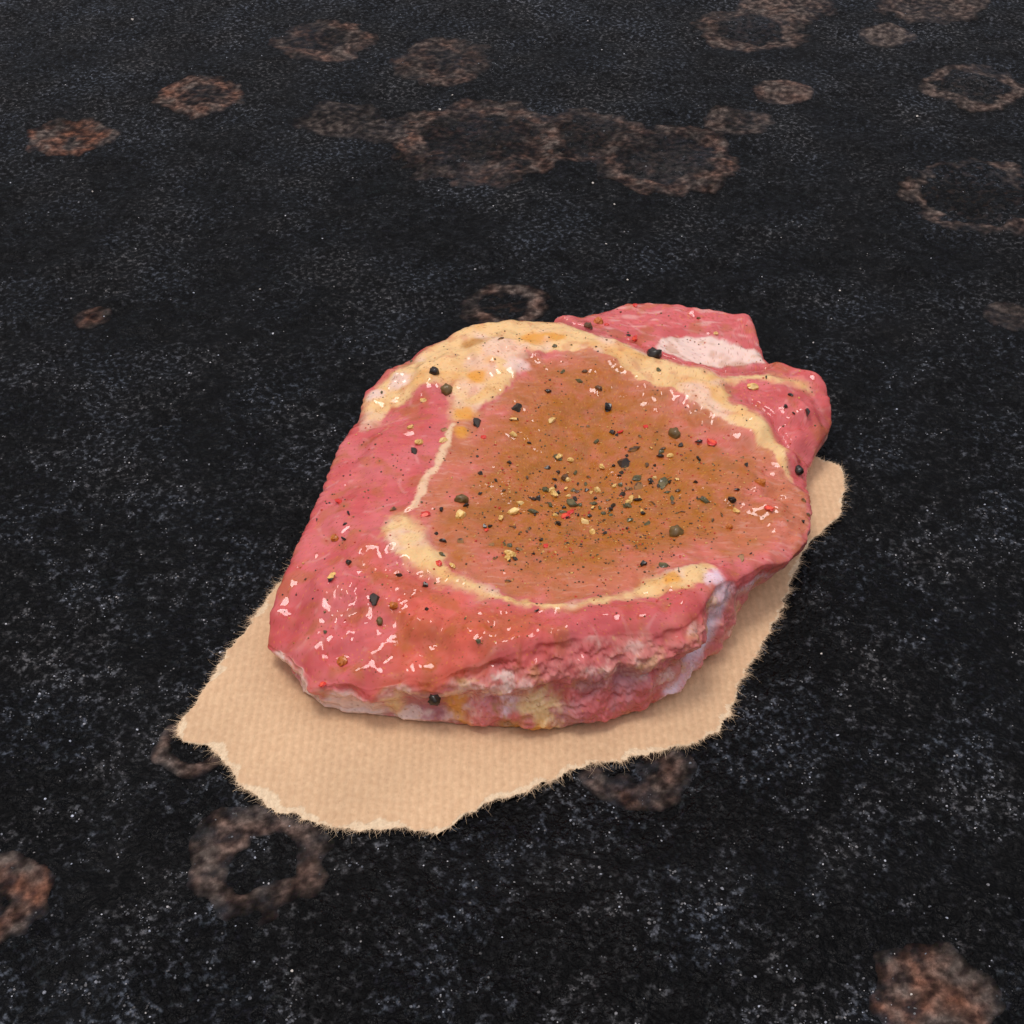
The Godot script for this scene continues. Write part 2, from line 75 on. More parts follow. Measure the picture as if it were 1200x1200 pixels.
var listed_crumbs := [Vector4(-20.3, -4.7, 2.29, 2), Vector4(-24.2, 28.6, 2.64, 3), Vector4(-18.9, 39.5, 2.35, 0), Vector4(-14.0, 39.7, 2.82, 4), Vector4(-20.8, 36.6, 1.42, 0), Vector4(-46.5, 31.0, 1.67, 0), Vector4(-45.6, 27.0, 1.92, 0), Vector4(-48.9, 19.6, 2.67, 3), Vector4(-46.2, 36.8, 2.12, 0), Vector4(-44.1, 47.4, 2.54, 0), Vector4(-30.0, 53.7, 2.06, 0), Vector4(-23.2, 58.0, 1.82, 0), Vector4(-9.2, 9.9, 1.98, 0), Vector4(-4.6, 12.8, 1.48, 0), Vector4(-0.7, 4.5, 2.00, 0), Vector4(-9.1, 18.2, 1.71, 0), Vector4(-8.5, -7.4, 1.78, 3), Vector4(10.9, -27.6, 2.11, 0), Vector4(0.4, -7.5, 2.30, 2), Vector4(11.9, -14.2, 2.32, 2), Vector4(5.8, 24.7, 3.12, 5), Vector4(13.2, 29.1, 2.62, 0), Vector4(-3.2, 27.9, 2.15, 2), Vector4(0.2, 24.6, 3.12, 2), Vector4(-40.6, -35.7, 1.59, 5), Vector4(-32.0, -50.1, 1.63, 5), Vector4(-3.5, -52.8, 2.21, 4), Vector4(-33.7, 25.6, 2.65, 4), Vector4(-30.1, -10.5, 2.05, 2), Vector4(-27.1, -26.9, 2.10, 2), Vector4(-20.0, 26.1, 1.93, 0), Vector4(13.5, -51.6, 2.20, 5), Vector4(10.4, 5.0, 2.24, 0), Vector4(13.5, 0.3, 3.01, 5), Vector4(41.1, -85.6, 1.99, 3), Vector4(24.9, -68.0, 4.48, 4), Vector4(28.7, -74.3, 3.37, 8), Vector4(31.1, -72.5, 1.96, 3), Vector4(39.9, -65.1, 2.49, 3), Vector4(38.0, -68.1, 1.94, 0), Vector4(62.3, -80.0, 1.97, 4), Vector4(45.6, -39.5, 2.42, 5), Vector4(79.9, -42.5, 1.60, 0), Vector4(86.1, -32.5, 2.11, 0), Vector4(84.1, -26.6, 2.09, 0), Vector4(86.2, -24.8, 1.56, 0), Vector4(67.1, -71.2, 1.67, 2), Vector4(15.7, -38.2, 2.15, 5), Vector4(20.5, -34.0, 2.67, 5), Vector4(11.2, -28.0, 2.11, 0), Vector4(26.6, -31.1, 3.18, 4), Vector4(22.5, -38.6, 2.42, 4), Vector4(25.0, -6.6, 2.54, 5), Vector4(30.0, -10.6, 2.81, 0), Vector4(31.0, -9.9, 1.79, 0), Vector4(37.9, -9.2, 1.78, 4), Vector4(50.2, -5.3, 2.53, 0), Vector4(44.4, -3.9, 2.78, 4), Vector4(43.5, -0.4, 2.51, 0), Vector4(54.9, 1.3, 1.75, 0), Vector4(39.1, 3.2, 2.49, 4), Vector4(41.3, 3.5, 1.49, 0), Vector4(46.3, -0.5, 2.01, 2), Vector4(13.7, 0.3, 2.51, 2), Vector4(36.3, 8.6, 3.45, 5), Vector4(36.6, 12.7, 3.67, 4), Vector4(33.3, 12.9, 2.45, 4), Vector4(31.0, 7.8, 1.48, 0), Vector4(32.9, 21.1, 2.90, 5), Vector4(36.7, 23.1, 2.88, 6), Vector4(22.8, 19.6, 1.94, 5), Vector4(27.7, 22.7, 1.93, 0), Vector4(37.8, 28.3, 2.38, 5), Vector4(32.9, 27.3, 2.39, 5), Vector4(20.3, 28.5, 2.62, 2), Vector4(22.2, 33.8, 2.37, 2), Vector4(25.7, 34.4, 1.65, 0), Vector4(58.8, 25.3, 1.92, 4), Vector4(56.1, 27.4, 2.15, 4), Vector4(64.0, 16.1, 1.96, 0), Vector4(63.3, 23.6, 2.41, 2), Vector4(68.0, 3.8, 1.99, 0), Vector4(67.3, -0.2, 1.50, 4), Vector4(83.5, 16.1, 2.18, 4), Vector4(81.9, 25.0, 1.43, 0), Vector4(84.2, 21.1, 1.92, 4), Vector4(60.6, 29.8, 2.14, 8), Vector4(65.2, 41.6, 1.17, 0), Vector4(40.6, 50.4, 3.46, 5), Vector4(35.1, 49.9, 2.78, 0), Vector4(45.8, 33.3, 1.66, 2), Vector4(-23.0, 57.7, 2.05, 0), Vector4(-22.0, 68.5, 1.57, 0), Vector4(-48.6, 69.1, 1.54, 5), Vector4(6.3, 71.3, 1.57, 0), Vector4(-0.9, 55.9, 2.06, 4), Vector4(-19.8, 49.5, 2.08, 3), Vector4(-18.9, 45.4, 2.33, 5), Vector4(-8.3, 81.5, 1.97, 5), Vector4(-16.0, 50.0, 1.85, 2), Vector4(2.3, 41.4, 2.57, 4), Vector4(-0.5, 45.1, 3.03, 2), Vector4(9.8, 14.3, 2.93, 5), Vector4(7.3, 18.5, 2.43, 0), Vector4(12.2, 15.8, 2.92, 2), Vector4(10.9, 20.8, 2.17, 5), Vector4(14.4, 23.7, 2.88, 5), Vector4(18.6, 13.6, 2.44, 4), Vector4(24.5, 13.7, 2.20, 2), Vector4(27.2, 17.7, 1.94, 4), Vector4(29.4, 12.0, 1.72, 2), Vector4(31.7, 15.8, 2.19, 0), Vector4(22.2, 8.0, 1.97, 4), Vector4(26.1, 4.0, 2.24, 2), Vector4(34.0, 17.6, 2.18, 2), Vector4(17.0, 1.3, 2.00, 2), Vector4(40.0, 19.3, 2.18, 4), Vector4(4.7, 31.7, 1.90, 4), Vector4(2.4, 21.2, 1.94, 2), Vector4(-0.9, 39.8, 2.34, 5), Vector4(0.9, 46.8, 1.86, 0), Vector4(-4.6, 47.2, 1.62, 4), Vector4(9.3, 40.1, 1.64, 3), Vector4(14.9, 25.7, 2.88, 3), Vector4(32.3, -11.6, 2.05, 3), Vector4(58.6, 4.0, 1.50, 4), Vector4(16.4, 23.5, 2.40, 3), Vector4(-2.4, 17.2, 1.71, 4), Vector4(4.2, 10.2, 1.73, 4), Vector4(-7.1, 32.7, 1.42, 3), Vector4(18.6, 41.6, 1.41, 4), Vector4(33.7, 41.5, 1.41, 4), Vector4(48.1, 23.8, 1.68, 4), Vector4(52.7, 11.7, 1.72, 0), Vector4(40.1, -14.0, 1.80, 3), Vector4(5.0, -4.6, 1.52, 0), Vector4(23.0, -14.3, 1.80, 4), Vector4(-10.0, 1.5, 1.25, 0), Vector4(23.8, 17.1, 1.53, 0), Vector4(6.5, 25.9, 1.22, 0), Vector4(12.9, 14.7, 1.72, 0), Vector4(12.3, 9.4, 1.78, 0), Vector4(15.4, 13.0, 1.51, 6), Vector4(6.1, 19.0, 1.85, 0), Vector4(16.1, 8.9, 2.10, 2), Vector4(17.5, 13.3, 2.01, 5), Vector4(11.4, 13.8, 1.94, 2), Vector4(18.5, 5.9, 2.07, 5), Vector4(13.5, 6.0, 2.20, 0), Vector4(16.2, 16.1, 1.63, 2), Vector4(12.3, 12.4, 1.79, 0), Vector4(12.4, 24.8, 1.59, 0), Vector4(19.1, 20.3, 1.96, 5), Vector4(14.8, 21.4, 1.79, 0), Vector4(19.2, 10.8, 1.30, 0), Vector4(18.7, 25.8, 1.22, 0), Vector4(27.9, 24.5, 1.71, 5), Vector4(18.0, 17.5, 2.30, 0), Vector4(22.7, 14.8, 1.43, 6), Vector4(15.6, 26.4, 1.59, 0), Vector4(23.2, 19.5, 2.12, 5), Vector4(22.8, 21.7, 1.58, 6), Vector4(24.8, 21.4, 1.89, 5), Vector4(22.1, 25.7, 2.09, 0), Vector4(25.9, 23.7, 2.25, 5), Vector4(21.4, 13.3, 1.77, 0), Vector4(21.3, 10.9, 1.47, 5), Vector4(41.2, 8.8, 1.37, 2), Vector4(34.4, 10.8, 1.28, 0), Vector4(31.0, 11.6, 2.22, 5), Vector4(40.0, 9.7, 2.29, 0), Vector4(31.9, 30.9, 1.33, 0), Vector4(35.5, 18.3, 2.13, 0), Vector4(44.4, 14.7, 1.59, 5), Vector4(33.1, 19.2, 2.02, 2), Vector4(34.3, 13.4, 1.84, 4), Vector4(42.2, 12.1, 1.38, 0), Vector4(28.6, 21.1, 2.12, 0), Vector4(36.4, 17.0, 2.28, 6), Vector4(32.4, 20.2, 1.32, 5), Vector4(-5.8, 39.9, 2.05, 4), Vector4(8.3, 37.1, 1.94, 0), Vector4(0.4, 31.2, 1.76, 4), Vector4(5.8, 43.6, 1.57, 0), Vector4(-0.8, 47.3, 2.15, 6), Vector4(-2.1, 37.9, 1.20, 5), Vector4(-1.2, 46.7, 1.70, 2), Vector4(12.2, 25.7, 1.60, 2), Vector4(33.6, -0.4, 1.33, 0), Vector4(31.7, 6.5, 1.55, 0), Vector4(29.6, 3.4, 1.45, 0), Vector4(43.9, -2.6, 2.37, 5), Vector4(41.0, -4.0, 1.44, 6), Vector4(39.8, 11.3, 1.37, 0), Vector4(33.3, -4.1, 1.26, 4), Vector4(33.1, 3.8, 1.33, 5), Vector4(-7.8, 31.9, 1.93, 0), Vector4(-15.0, 29.4, 2.00, 2), Vector4(-14.3, 28.8, 1.44, 5), Vector4(-6.3, 30.9, 1.89, 0), Vector4(-13.0, 24.3, 1.97, 0), Vector4(54.2, 0.7, 1.37, 0), Vector4(47.6, 10.0, 1.56, 6), Vector4(45.5, 10.9, 1.82, 0), Vector4(45.8, 19.0, 2.14, 4), Vector4(47.4, 14.4, 2.16, 4), Vector4(45.7, 17.7, 1.95, 5)]
var table_crumbs := [Vector3(-31.5, -272.5, 1.5), Vector3(-26.3, -284.2, 1.1), Vector3(174.4, -265.1, 1.3), Vector3(32.5, -205.7, 1.2), Vector3(-167.1, -198.7, 1.0), Vector3(-49.3, 159.6, 0.8), Vector3(84.3, 60.0, 0.7), Vector3(88.2, 165.7, 0.9), Vector3(-91.2, -125.0, 0.9), Vector3(35.5, -157.0, 1.0), Vector3(40.1, -186.3, 1.0), Vector3(-182.0, -365.9, 1.6), Vector3(42.2, -132.6, 0.9), Vector3(118.7, -125.0, 0.9)]
var table_crumb_labels := [
	"largest white sliver on the far black table, left of the big rust stain",
	"white speck just right of the sliver on the far table",
	"pale speck below the rust ring at the far right",
	"pinkish speck at the front of the big far rust stain",
	"white speck on the table left of the steak, below two orange rust rings",
	"white crumb below the rust ring at the front left",
	"pale speck on the black table right of the paper",
	"orange crumb on the round rust patch in the front right corner",
	"pale speck on the table up and left of the steak",
	"tiny white speck on the table straight behind the steak",
	"tiny pale speck far behind the steak, below the big rust stain",
	"pale speck at the far left edge of the table",
	"tiny pale speck just behind the rear flap of the steak",
	"tiny pale speck on the table behind the right lobe"]

const MM := 0.001
var rng := RandomNumberGenerator.new()
var used := {}

# ------------------------------------------------------------------ helpers

func numbered(called: String) -> String:
	var n: int = used.get(called, 0)
	used[called] = n + 1
	return called if n == 0 else "%s_%03d" % [called, n]

func tag(o: Node3D, label: String, category: String, group := "", kind := "") -> void:
	if label:
		o.set_meta("label", label)
	if category:
		o.set_meta("category", category)
	if group:
		o.set_meta("group", group)
	if kind:
		o.set_meta("kind", kind)

func obj(called: String, mesh: Mesh, m: Material, parent: Node3D = self) -> MeshInstance3D:
	var o := MeshInstance3D.new()
	o.name = numbered(called) if parent == self else called
	o.mesh = mesh
	o.material_override = m
	parent.add_child(o, true)
	return o

func tone(r: int, g: int, b: int) -> Color:
	return Color8(r, g, b).srgb_to_linear()

func noise(s: int, mm: float, octaves := 3, type := FastNoiseLite.TYPE_SIMPLEX_SMOOTH, fractal := FastNoiseLite.FRACTAL_FBM) -> FastNoiseLite:
	var n := FastNoiseLite.new()
	n.seed = s
	n.noise_type = type
	n.frequency = 1.0 / mm
	n.fractal_type = fractal if octaves > 1 else FastNoiseLite.FRACTAL_NONE
	n.fractal_octaves = octaves
	return n

func noise_map(s: int, px: float, octaves: int, ramp: Array, size := 1024, fractal := FastNoiseLite.FRACTAL_FBM, gain := 0.5) -> NoiseTexture2D:
	var t := NoiseTexture2D.new()
	t.width = size
	t.height = size
	t.seamless = true
	t.seamless_blend_skirt = 0.15
	var n := noise(s, px, octaves, FastNoiseLite.TYPE_SIMPLEX_SMOOTH, fractal)
	n.fractal_gain = gain
	t.noise = n
	if ramp:
		var g := Gradient.new()
		var at := PackedFloat32Array()
		var cols := PackedColorArray()
		for e in ramp:
			at.append(e[0])
			cols.append(Color(e[1], e[1], e[1]) if e[1] is float else e[1])
		g.offsets = at
		g.colors = cols
		t.color_ramp = g
	return t

func sstep(a: float, b: float, x: float) -> float:
	var t := clampf((x - a) / (b - a), 0.0, 1.0)
	return t * t * (3.0 - 2.0 * t)

func array_mesh(v: PackedVector3Array, n: PackedVector3Array, idx: PackedInt32Array, c := PackedColorArray(), uv := PackedVector2Array()) -> ArrayMesh:
	var a := []
	a.resize(Mesh.ARRAY_MAX)
	a[Mesh.ARRAY_VERTEX] = v
	a[Mesh.ARRAY_NORMAL] = n
	a[Mesh.ARRAY_INDEX] = idx
	if c.size():
		a[Mesh.ARRAY_COLOR] = c
	if uv.size():
		a[Mesh.ARRAY_TEX_UV] = uv
	var m := ArrayMesh.new()
	m.add_surface_from_arrays(Mesh.PRIMITIVE_TRIANGLES, a)
	return m

# Rows of vertices, each row closed round (around = true) or open; rows run outwards and down, columns turn from +x to +z.
func lattice(v: PackedVector3Array, rows: int, cols: int, around: bool, c := PackedColorArray(), uv := PackedVector2Array()) -> ArrayMesh:
	var idx := PackedInt32Array()
	var last := cols if around else cols - 1
	idx.resize((rows - 1) * last * 6)
	var k := 0
	for i in rows - 1:
		for j in last:
			var a := i * cols + j
			var b := i * cols + (j + 1) % cols
			var p := a + cols if around else b
			var q := b if around else a + cols
			idx[k] = a
			idx[k + 1] = p
			idx[k + 2] = q
			idx[k + 3] = b + cols
			idx[k + 4] = q
			idx[k + 5] = p
			k += 6
	var n := PackedVector3Array()
	n.resize(v.size())
	for i in rows:
		var up := maxi(i - 1, 0) * cols
		var dn := mini(i + 1, rows - 1) * cols
		for j in cols:
			var l := (j + cols - 1) % cols if around else maxi(j - 1, 0)
			var r := (j + 1) % cols if around else mini(j + 1, cols - 1)
			n[i * cols + j] = (v[i * cols + r] - v[i * cols + l]).cross(v[dn + j] - v[up + j]).normalized() * (1.0 if around else -1.0)
	return array_mesh(v, n, idx, c, uv)

# A closed profile round a centre: [angle, radius, height] sorted by angle, resampled to count directions and smoothed.
func ring_table(pts: Array, count: int, smooth: int) -> Array:
	var rr := PackedFloat32Array()
	var hh := PackedFloat32Array()
	rr.resize(count)
	hh.resize(count)
	for i in count:
		var a := -PI + TAU * i / count
		var k := 0
		while k < pts.size() and pts[k].x <= a:
			k += 1
		var p: Vector3 = pts[(k + pts.size() - 1) % pts.size()]
		var q: Vector3 = pts[k % pts.size()]
		var span := fposmod(q.x - p.x, TAU)
		var t := fposmod(a - p.x, TAU) / maxf(span, 1e-5)
		# straight between the two points in plan
		var pp := Vector2(cos(p.x), sin(p.x)) * p.y
		var qq := Vector2(cos(q.x), sin(q.x)) * q.y
		var d := Vector2(cos(a), sin(a))
		var e := qq - pp
		var den := d.cross(e)
		rr[i] = pp.cross(e) / den if absf(den) > 1e-4 else lerpf(p.y, q.y, t)
		hh[i] = lerpf(p.z, q.z, t)
	for pass_ in 2:
		var r2 := rr.duplicate()
		var h2 := hh.duplicate()
		for i in count:
			var s := 0.0
			var h := 0.0
			for o in range(-smooth, smooth + 1):
				s += rr[(i + o + count) % count]
				h += hh[(i + o + count) % count]
			r2[i] = s / (2 * smooth + 1)
			h2[i] = h / (2 * smooth + 1)
		rr = r2
		hh = h2
	return [rr, hh]

func polar(points: Array, c: Vector2) -> Array:
	var out := []
	for p in points:
		var d := Vector2(p.x - c.x, p.z - c.y)
		out.append(Vector3(d.angle(), d.length(), p.y))
	out.sort_custom(func(a, b): return a.x < b.x)
	return out

# ------------------------------------------------------------------ fields over the plan of the steak, 1 mm apart

const FX := -80
const FZ := -104
const FW := 196
const FH := 204

func line_distance(p: Vector2, pts: PackedVector2Array, closed: bool) -> float:
	var best := 1e9
	var n := pts.size()
	for i in (n if closed else n - 1):
		best = minf(best, p.distance_squared_to(Geometry2D.get_closest_point_to_segment(p, pts[i], pts[(i + 1) % n])))
	best = sqrt(best)
	return -best if closed and Geometry2D.is_point_in_polygon(p, pts) else best

func field_of(pts: Array, closed: bool) -> PackedFloat32Array:
	var poly := PackedVector2Array(pts)
	var f := PackedFloat32Array()
	f.resize(FW * FH)
	for j in FH:
		for i in FW:
			f[j * FW + i] = line_distance(Vector2(FX + i, FZ + j), poly, closed)
	return f

func sample(f: PackedFloat32Array, x: float, z: float) -> float:
	var gx := clampf(x - FX, 0.0, FW - 1.001)
	var gz := clampf(z - FZ, 0.0, FH - 1.001)
	var i := int(gx)
	var j := int(gz)
	var u := gx - i
	var v := gz - j
	var k := j * FW + i
	return (f[k] * (1.0 - u) + f[k + 1] * u) * (1.0 - v) + (f[k + FW] * (1.0 - u) + f[k + FW + 1] * u) * v

var lift: PackedFloat32Array
var f_eye: PackedFloat32Array
var f_fat: PackedFloat32Array
var f_fat_front: PackedFloat32Array
var f_lobe: PackedFloat32Array
var f_lobe_fat: PackedFloat32Array
var f_lobe_right: PackedFloat32Array
var f_pool: PackedFloat32Array
var f_glaze: PackedFloat32Array
var f_seam: PackedFloat32Array
var f_crease: PackedFloat32Array
var f_band: PackedFloat32Array
var f_gap: PackedFloat32Array
var f_wet: PackedFloat32Array
var f_calm: PackedFloat32Array

func make_fields() -> void:
	var ctrl := []
	for p in surface_heights:
		ctrl.append(p)
	for p in rim_points:
		ctrl.append(Vector3(p.x, p.y + 1.5, p.z))
	lift = PackedFloat32Array()
	lift.resize(FW * FH)
	for j in FH:
		for i in FW:
			var s := 0.0
			var w := 0.0
			for p in ctrl:
				var dx: float = p.x - FX - i
				var dz: float = p.z - FZ - j
				var q := dx * dx + dz * dz + 14.0
				q = 1.0 / (q * q)
				s += q * p.y
				w += q
			lift[j * FW + i] = s / w
	f_eye = field_of(eye_outline, true)
	f_fat = field_of(rear_fat_outline, true)
	f_fat_front = field_of(front_fat_outline, true)
	f_lobe = field_of(lobe_outline, true)
	f_lobe_fat = field_of(lobe_fat_outline, true)
	f_lobe_right = field_of(right_lobe_outline, true)
	f_pool = field_of(pool_outline, true)
	f_glaze = field_of(glaze_outline, true)
	f_seam = field_of(seam_line, false)
	f_crease = field_of(crease_line, false)
	f_band = field_of(red_band_line, false)
	f_gap = field_of(gap_line, false)
	f_wet = PackedFloat32Array()
	f_wet.resize(FW * FH)
	f_calm = f_wet.duplicate()
	for j in FH:
		for i in FW:
			var w := 0.0
			for q in wet_zones:
				w += 0.9 * exp(-Vector2(FX + i - q.x, FZ + j - q.y).length_squared() / (q.z * q.z))
			var k := 1.0
			for q in calm_zones:
				k *= 1.0 - 0.93 * exp(-Vector2(FX + i - q.x, FZ + j - q.y).length_squared() / (q.z * q.z))
			for q in swells.size():
				var at: Vector3 = swells[q]
				var d := Vector2(FX + i - at.x, FZ + j - at.y)
				lift[j * FW + i] += d.dot(swell_slopes[q]) * exp(-d.length_squared() / (at.z * at.z))
			f_wet[j * FW + i] = w
			f_calm[j * FW + i] = k

# ------------------------------------------------------------------ the table top

const TX0 := -0.30
const TZ0 := -0.42
const TSTEP := 0.001
const TW := 601
const TH := 621
var table_height: PackedFloat32Array
var t_swell := noise(11, 46.0, 2)
var t_dent := noise(14, 26.0, 2)
var t_grain := noise(12, 3.4, 4)
var t_pit := noise(13, 9.0, 3)

func table_raw(x: float, z: float) -> float:   # metres in, metres out
	var X := x * 1000.0
	var Z := z * 1000.0
	var p := t_pit.get_noise_2d(X, Z)
	return (t_dent.get_noise_2d(X, Z) * 1.3 * sstep(85.0, 170.0, Vector2(X - 10.0, Z - 30.0).length()) + t_swell.get_noise_2d(X, Z) * 0.35 + t_grain.get_noise_2d(X, Z) * 0.17 - maxf(p - 0.25, 0.0) * 0.7) * MM

func table_at(x: float, z: float) -> float:
	var gx := clampf((x - TX0) / TSTEP, 0.0, TW - 1.001)
	var gz := clampf((z - TZ0) / TSTEP, 0.0, TH - 1.001)
	var i := int(gx)
	var j := int(gz)
	var u := gx - i
	var v := gz - j
	var k := j * TW + i
	return (table_height[k] * (1.0 - u) + table_height[k + 1] * u) * (1.0 - v) + (table_height[k + TW] * (1.0 - u) + table_height[k + TW + 1] * u) * v

func table_tone(X: float, Z: float, cloud: FastNoiseLite, fleck: FastNoiseLite) -> Color:
	var c := cloud.get_noise_2d(X, Z)
	var d := fleck.get_noise_2d(X, Z)
	var near_or_worn := sstep(-0.20, 0.08, Z * 0.001)  # rises towards the front; its far end carries painted sheen
	var g := 0.010 + 0.012 * sstep(0.0, 0.5, c) + 0.035 * sstep(-0.16, -0.42, Z * 0.001) + 0.05 * (1.0 - near_or_worn) * sstep(-0.2, 0.6, cloud.get_noise_2d(X * 0.8 + 500.0, Z * 0.8)) + 0.085 * (0.35 + 0.65 * near_or_worn) * pow(sstep(-0.35, 0.6, d + 0.6 * c), 1.4)  # iron painted greyer with distance, standing in for grazing sheen; flecks thin out
	var cool := clampf(0.5 + 1.4 * cloud.get_noise_2d(Z + 300.0, X), 0.0, 1.0)
	return Color(g * lerpf(1.02, 0.88, cool), g, g * lerpf(1.0, 1.2, cool))

func iron_material() -> StandardMaterial3D:
	var m := StandardMaterial3D.new()
	m.resource_name = "blackened iron"
	m.vertex_color_use_as_albedo = true
	m.albedo_texture = noise_map(3, 24.0, 5, [[0.0, 0.16], [0.50, 0.20], [0.58, 0.42], [0.66, 0.62], [0.80, 1.0]], 2048, FastNoiseLite.FRACTAL_FBM, 0.6)
	m.roughness = 1.0
	m.roughness_texture = noise_map(4, 30.0, 4, [[0.0, 0.72], [0.45, 0.6], [0.7, 0.40], [1.0, 0.3]], 1024)
	m.roughness_texture_channel = BaseMaterial3D.TEXTURE_CHANNEL_RED
	m.metallic_specular = 0.21
	m.heightmap_enabled = true
	m.heightmap_texture = noise_map(5, 20.0, 5, [], 2048, FastNoiseLite.FRACTAL_FBM, 0.55)
	m.heightmap_scale = 0.08
	m.uv1_scale = Vector3(1.0 / 0.23, 1.0 / 0.23, 1.0)
	return m

func build_table() -> void:
	table_height = PackedFloat32Array()
	table_height.resize(TW * TH)
	for j in TH:
		for i in TW:
			table_height[j * TW + i] = table_raw(TX0 + i * TSTEP, TZ0 + j * TSTEP)
	# the dense middle, then rows and columns that spread out to the edges of the slab
	var xs := PackedFloat32Array()
	var zs := PackedFloat32Array()
	var far := [0.85, 0.6, 0.45, 0.36, 0.30, 0.25, 0.2, 0.16, 0.13, 0.1, 0.08, 0.06, 0.045, 0.033, 0.023, 0.015, 0.009, 0.0045, 0.002]
	for d in far:
		xs.append(TX0 - d)
		zs.append(TZ0 - d)
	for i in TW:
		xs.append(TX0 + i * TSTEP)
	for j in TH:
		zs.append(TZ0 + j * TSTEP)
	for k in far.size():
		xs.append(TX0 + (TW - 1) * TSTEP + far[far.size() - 1 - k])
		zs.append(TZ0 + (TH - 1) * TSTEP + far[far.size() - 1 - k])
	var w := xs.size()
	var h := zs.size()
	var v := PackedVector3Array()
	var c := PackedColorArray()
	var uv := PackedVector2Array()
	v.resize(w * h)
	c.resize(w * h)
	uv.resize(w * h)
	var cloud := noise(21, 42.0, 4)
	var fleck := noise(22, 8.0, 4)
	for j in h:
		for i in w:
			var x := xs[i]
			var z := zs[j]
			var ti := i - far.size()
			var tj := j - far.size()
			var inside := ti >= 0 and tj >= 0 and ti < TW and tj < TH
			v[j * w + i] = Vector3(x, table_height[tj * TW + ti] if inside else table_raw(x, z), z)
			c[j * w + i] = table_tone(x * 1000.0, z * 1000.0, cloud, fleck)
			uv[j * w + i] = Vector2(x, z)
	var iron := iron_material()
	var o := obj("table_top", lattice(v, h, w, false, c, uv), iron)
	tag(o, "black pitted iron table top with brown rust rings under the paper", "", "", "structure")
	var rusty := iron.duplicate() as StandardMaterial3D
	rusty.resource_name = "rust crust"
	rusty.albedo_texture = noise_map(31, 13.0, 5, [[0.0, 0.60], [0.45, 0.74], [0.62, 0.90], [0.85, 1.0]], 1024, FastNoiseLite.FRACTAL_FBM, 0.62)
	rusty.roughness_texture = null
	rusty.roughness = 0.85
	rusty.metallic_specular = 0.22
	for r in rust_rings.size():
		rust_patch(rust_rings[r], rust_looks[r], r, o, rusty, cloud, fleck)
	build_grit(o, cloud, fleck)

# Mineral grit burnt into the iron: pale angular grains in loose clusters, far too many to count.
func build_grit(parent: Node3D, cloud: FastNoiseLite, fleck: FastNoiseLite) -> void:
	rng.seed = 60
	var mm := MultiMesh.new()
	mm.transform_format = MultiMesh.TRANSFORM_3D
	mm.use_colors = true
	mm.mesh = crumb_mesh(880, 3, Color.WHITE, Color(0.7, 0.7, 0.7), 0.55, 0.4, 0.3, 6, 3)
	var places := PackedVector3Array()
	var tries := 0
	while places.size() < 26000 and tries < 700000:
		tries += 1
		var x := rng.randf_range(-0.33, 0.33)
		var z := rng.randf_range(-0.46, 0.24)
		var d := fleck.get_noise_2d(x * 1000.0, z * 1000.0) + 0.6 * cloud.get_noise_2d(x * 1000.0, z * 1000.0)
		if rng.randf() < (0.03 + 0.97 * pow(sstep(-0.1, 0.6, d), 2.0)) * (0.15 + 0.85 * sstep(-0.16, 0.06, z)):
			places.append(Vector3(x, table_raw(x, z), z))
	mm.instance_count = places.size()
	for q in places.size():
		var size := rng.randf_range(0.22, 0.5) + 0.5 * rng.randf() ** 6.0
		mm.set_instance_transform(q, Transform3D(crumb_basis(size), places[q] + Vector3(0, size * 0.05 * MM, 0)))
		var g := 0.03 + 0.12 * rng.randf() ** 2.0 + 0.45 * rng.randf() ** 12.0
		var cool := rng.randf()
		mm.set_instance_color(q, Color(g * lerpf(1.08, 0.92, cool), g, g * lerpf(0.92, 1.14, cool)))
	var m := StandardMaterial3D.new()
	m.resource_name = "mineral grit"
	m.vertex_color_use_as_albedo = true
	m.roughness = 0.5
	m.metallic_specular = 0.4
	var o := MultiMeshInstance3D.new()
	o.name = "grit"
	o.multimesh = mm
	o.material_override = m
	parent.add_child(o, true)
	o.set_meta("kind", "stuff")

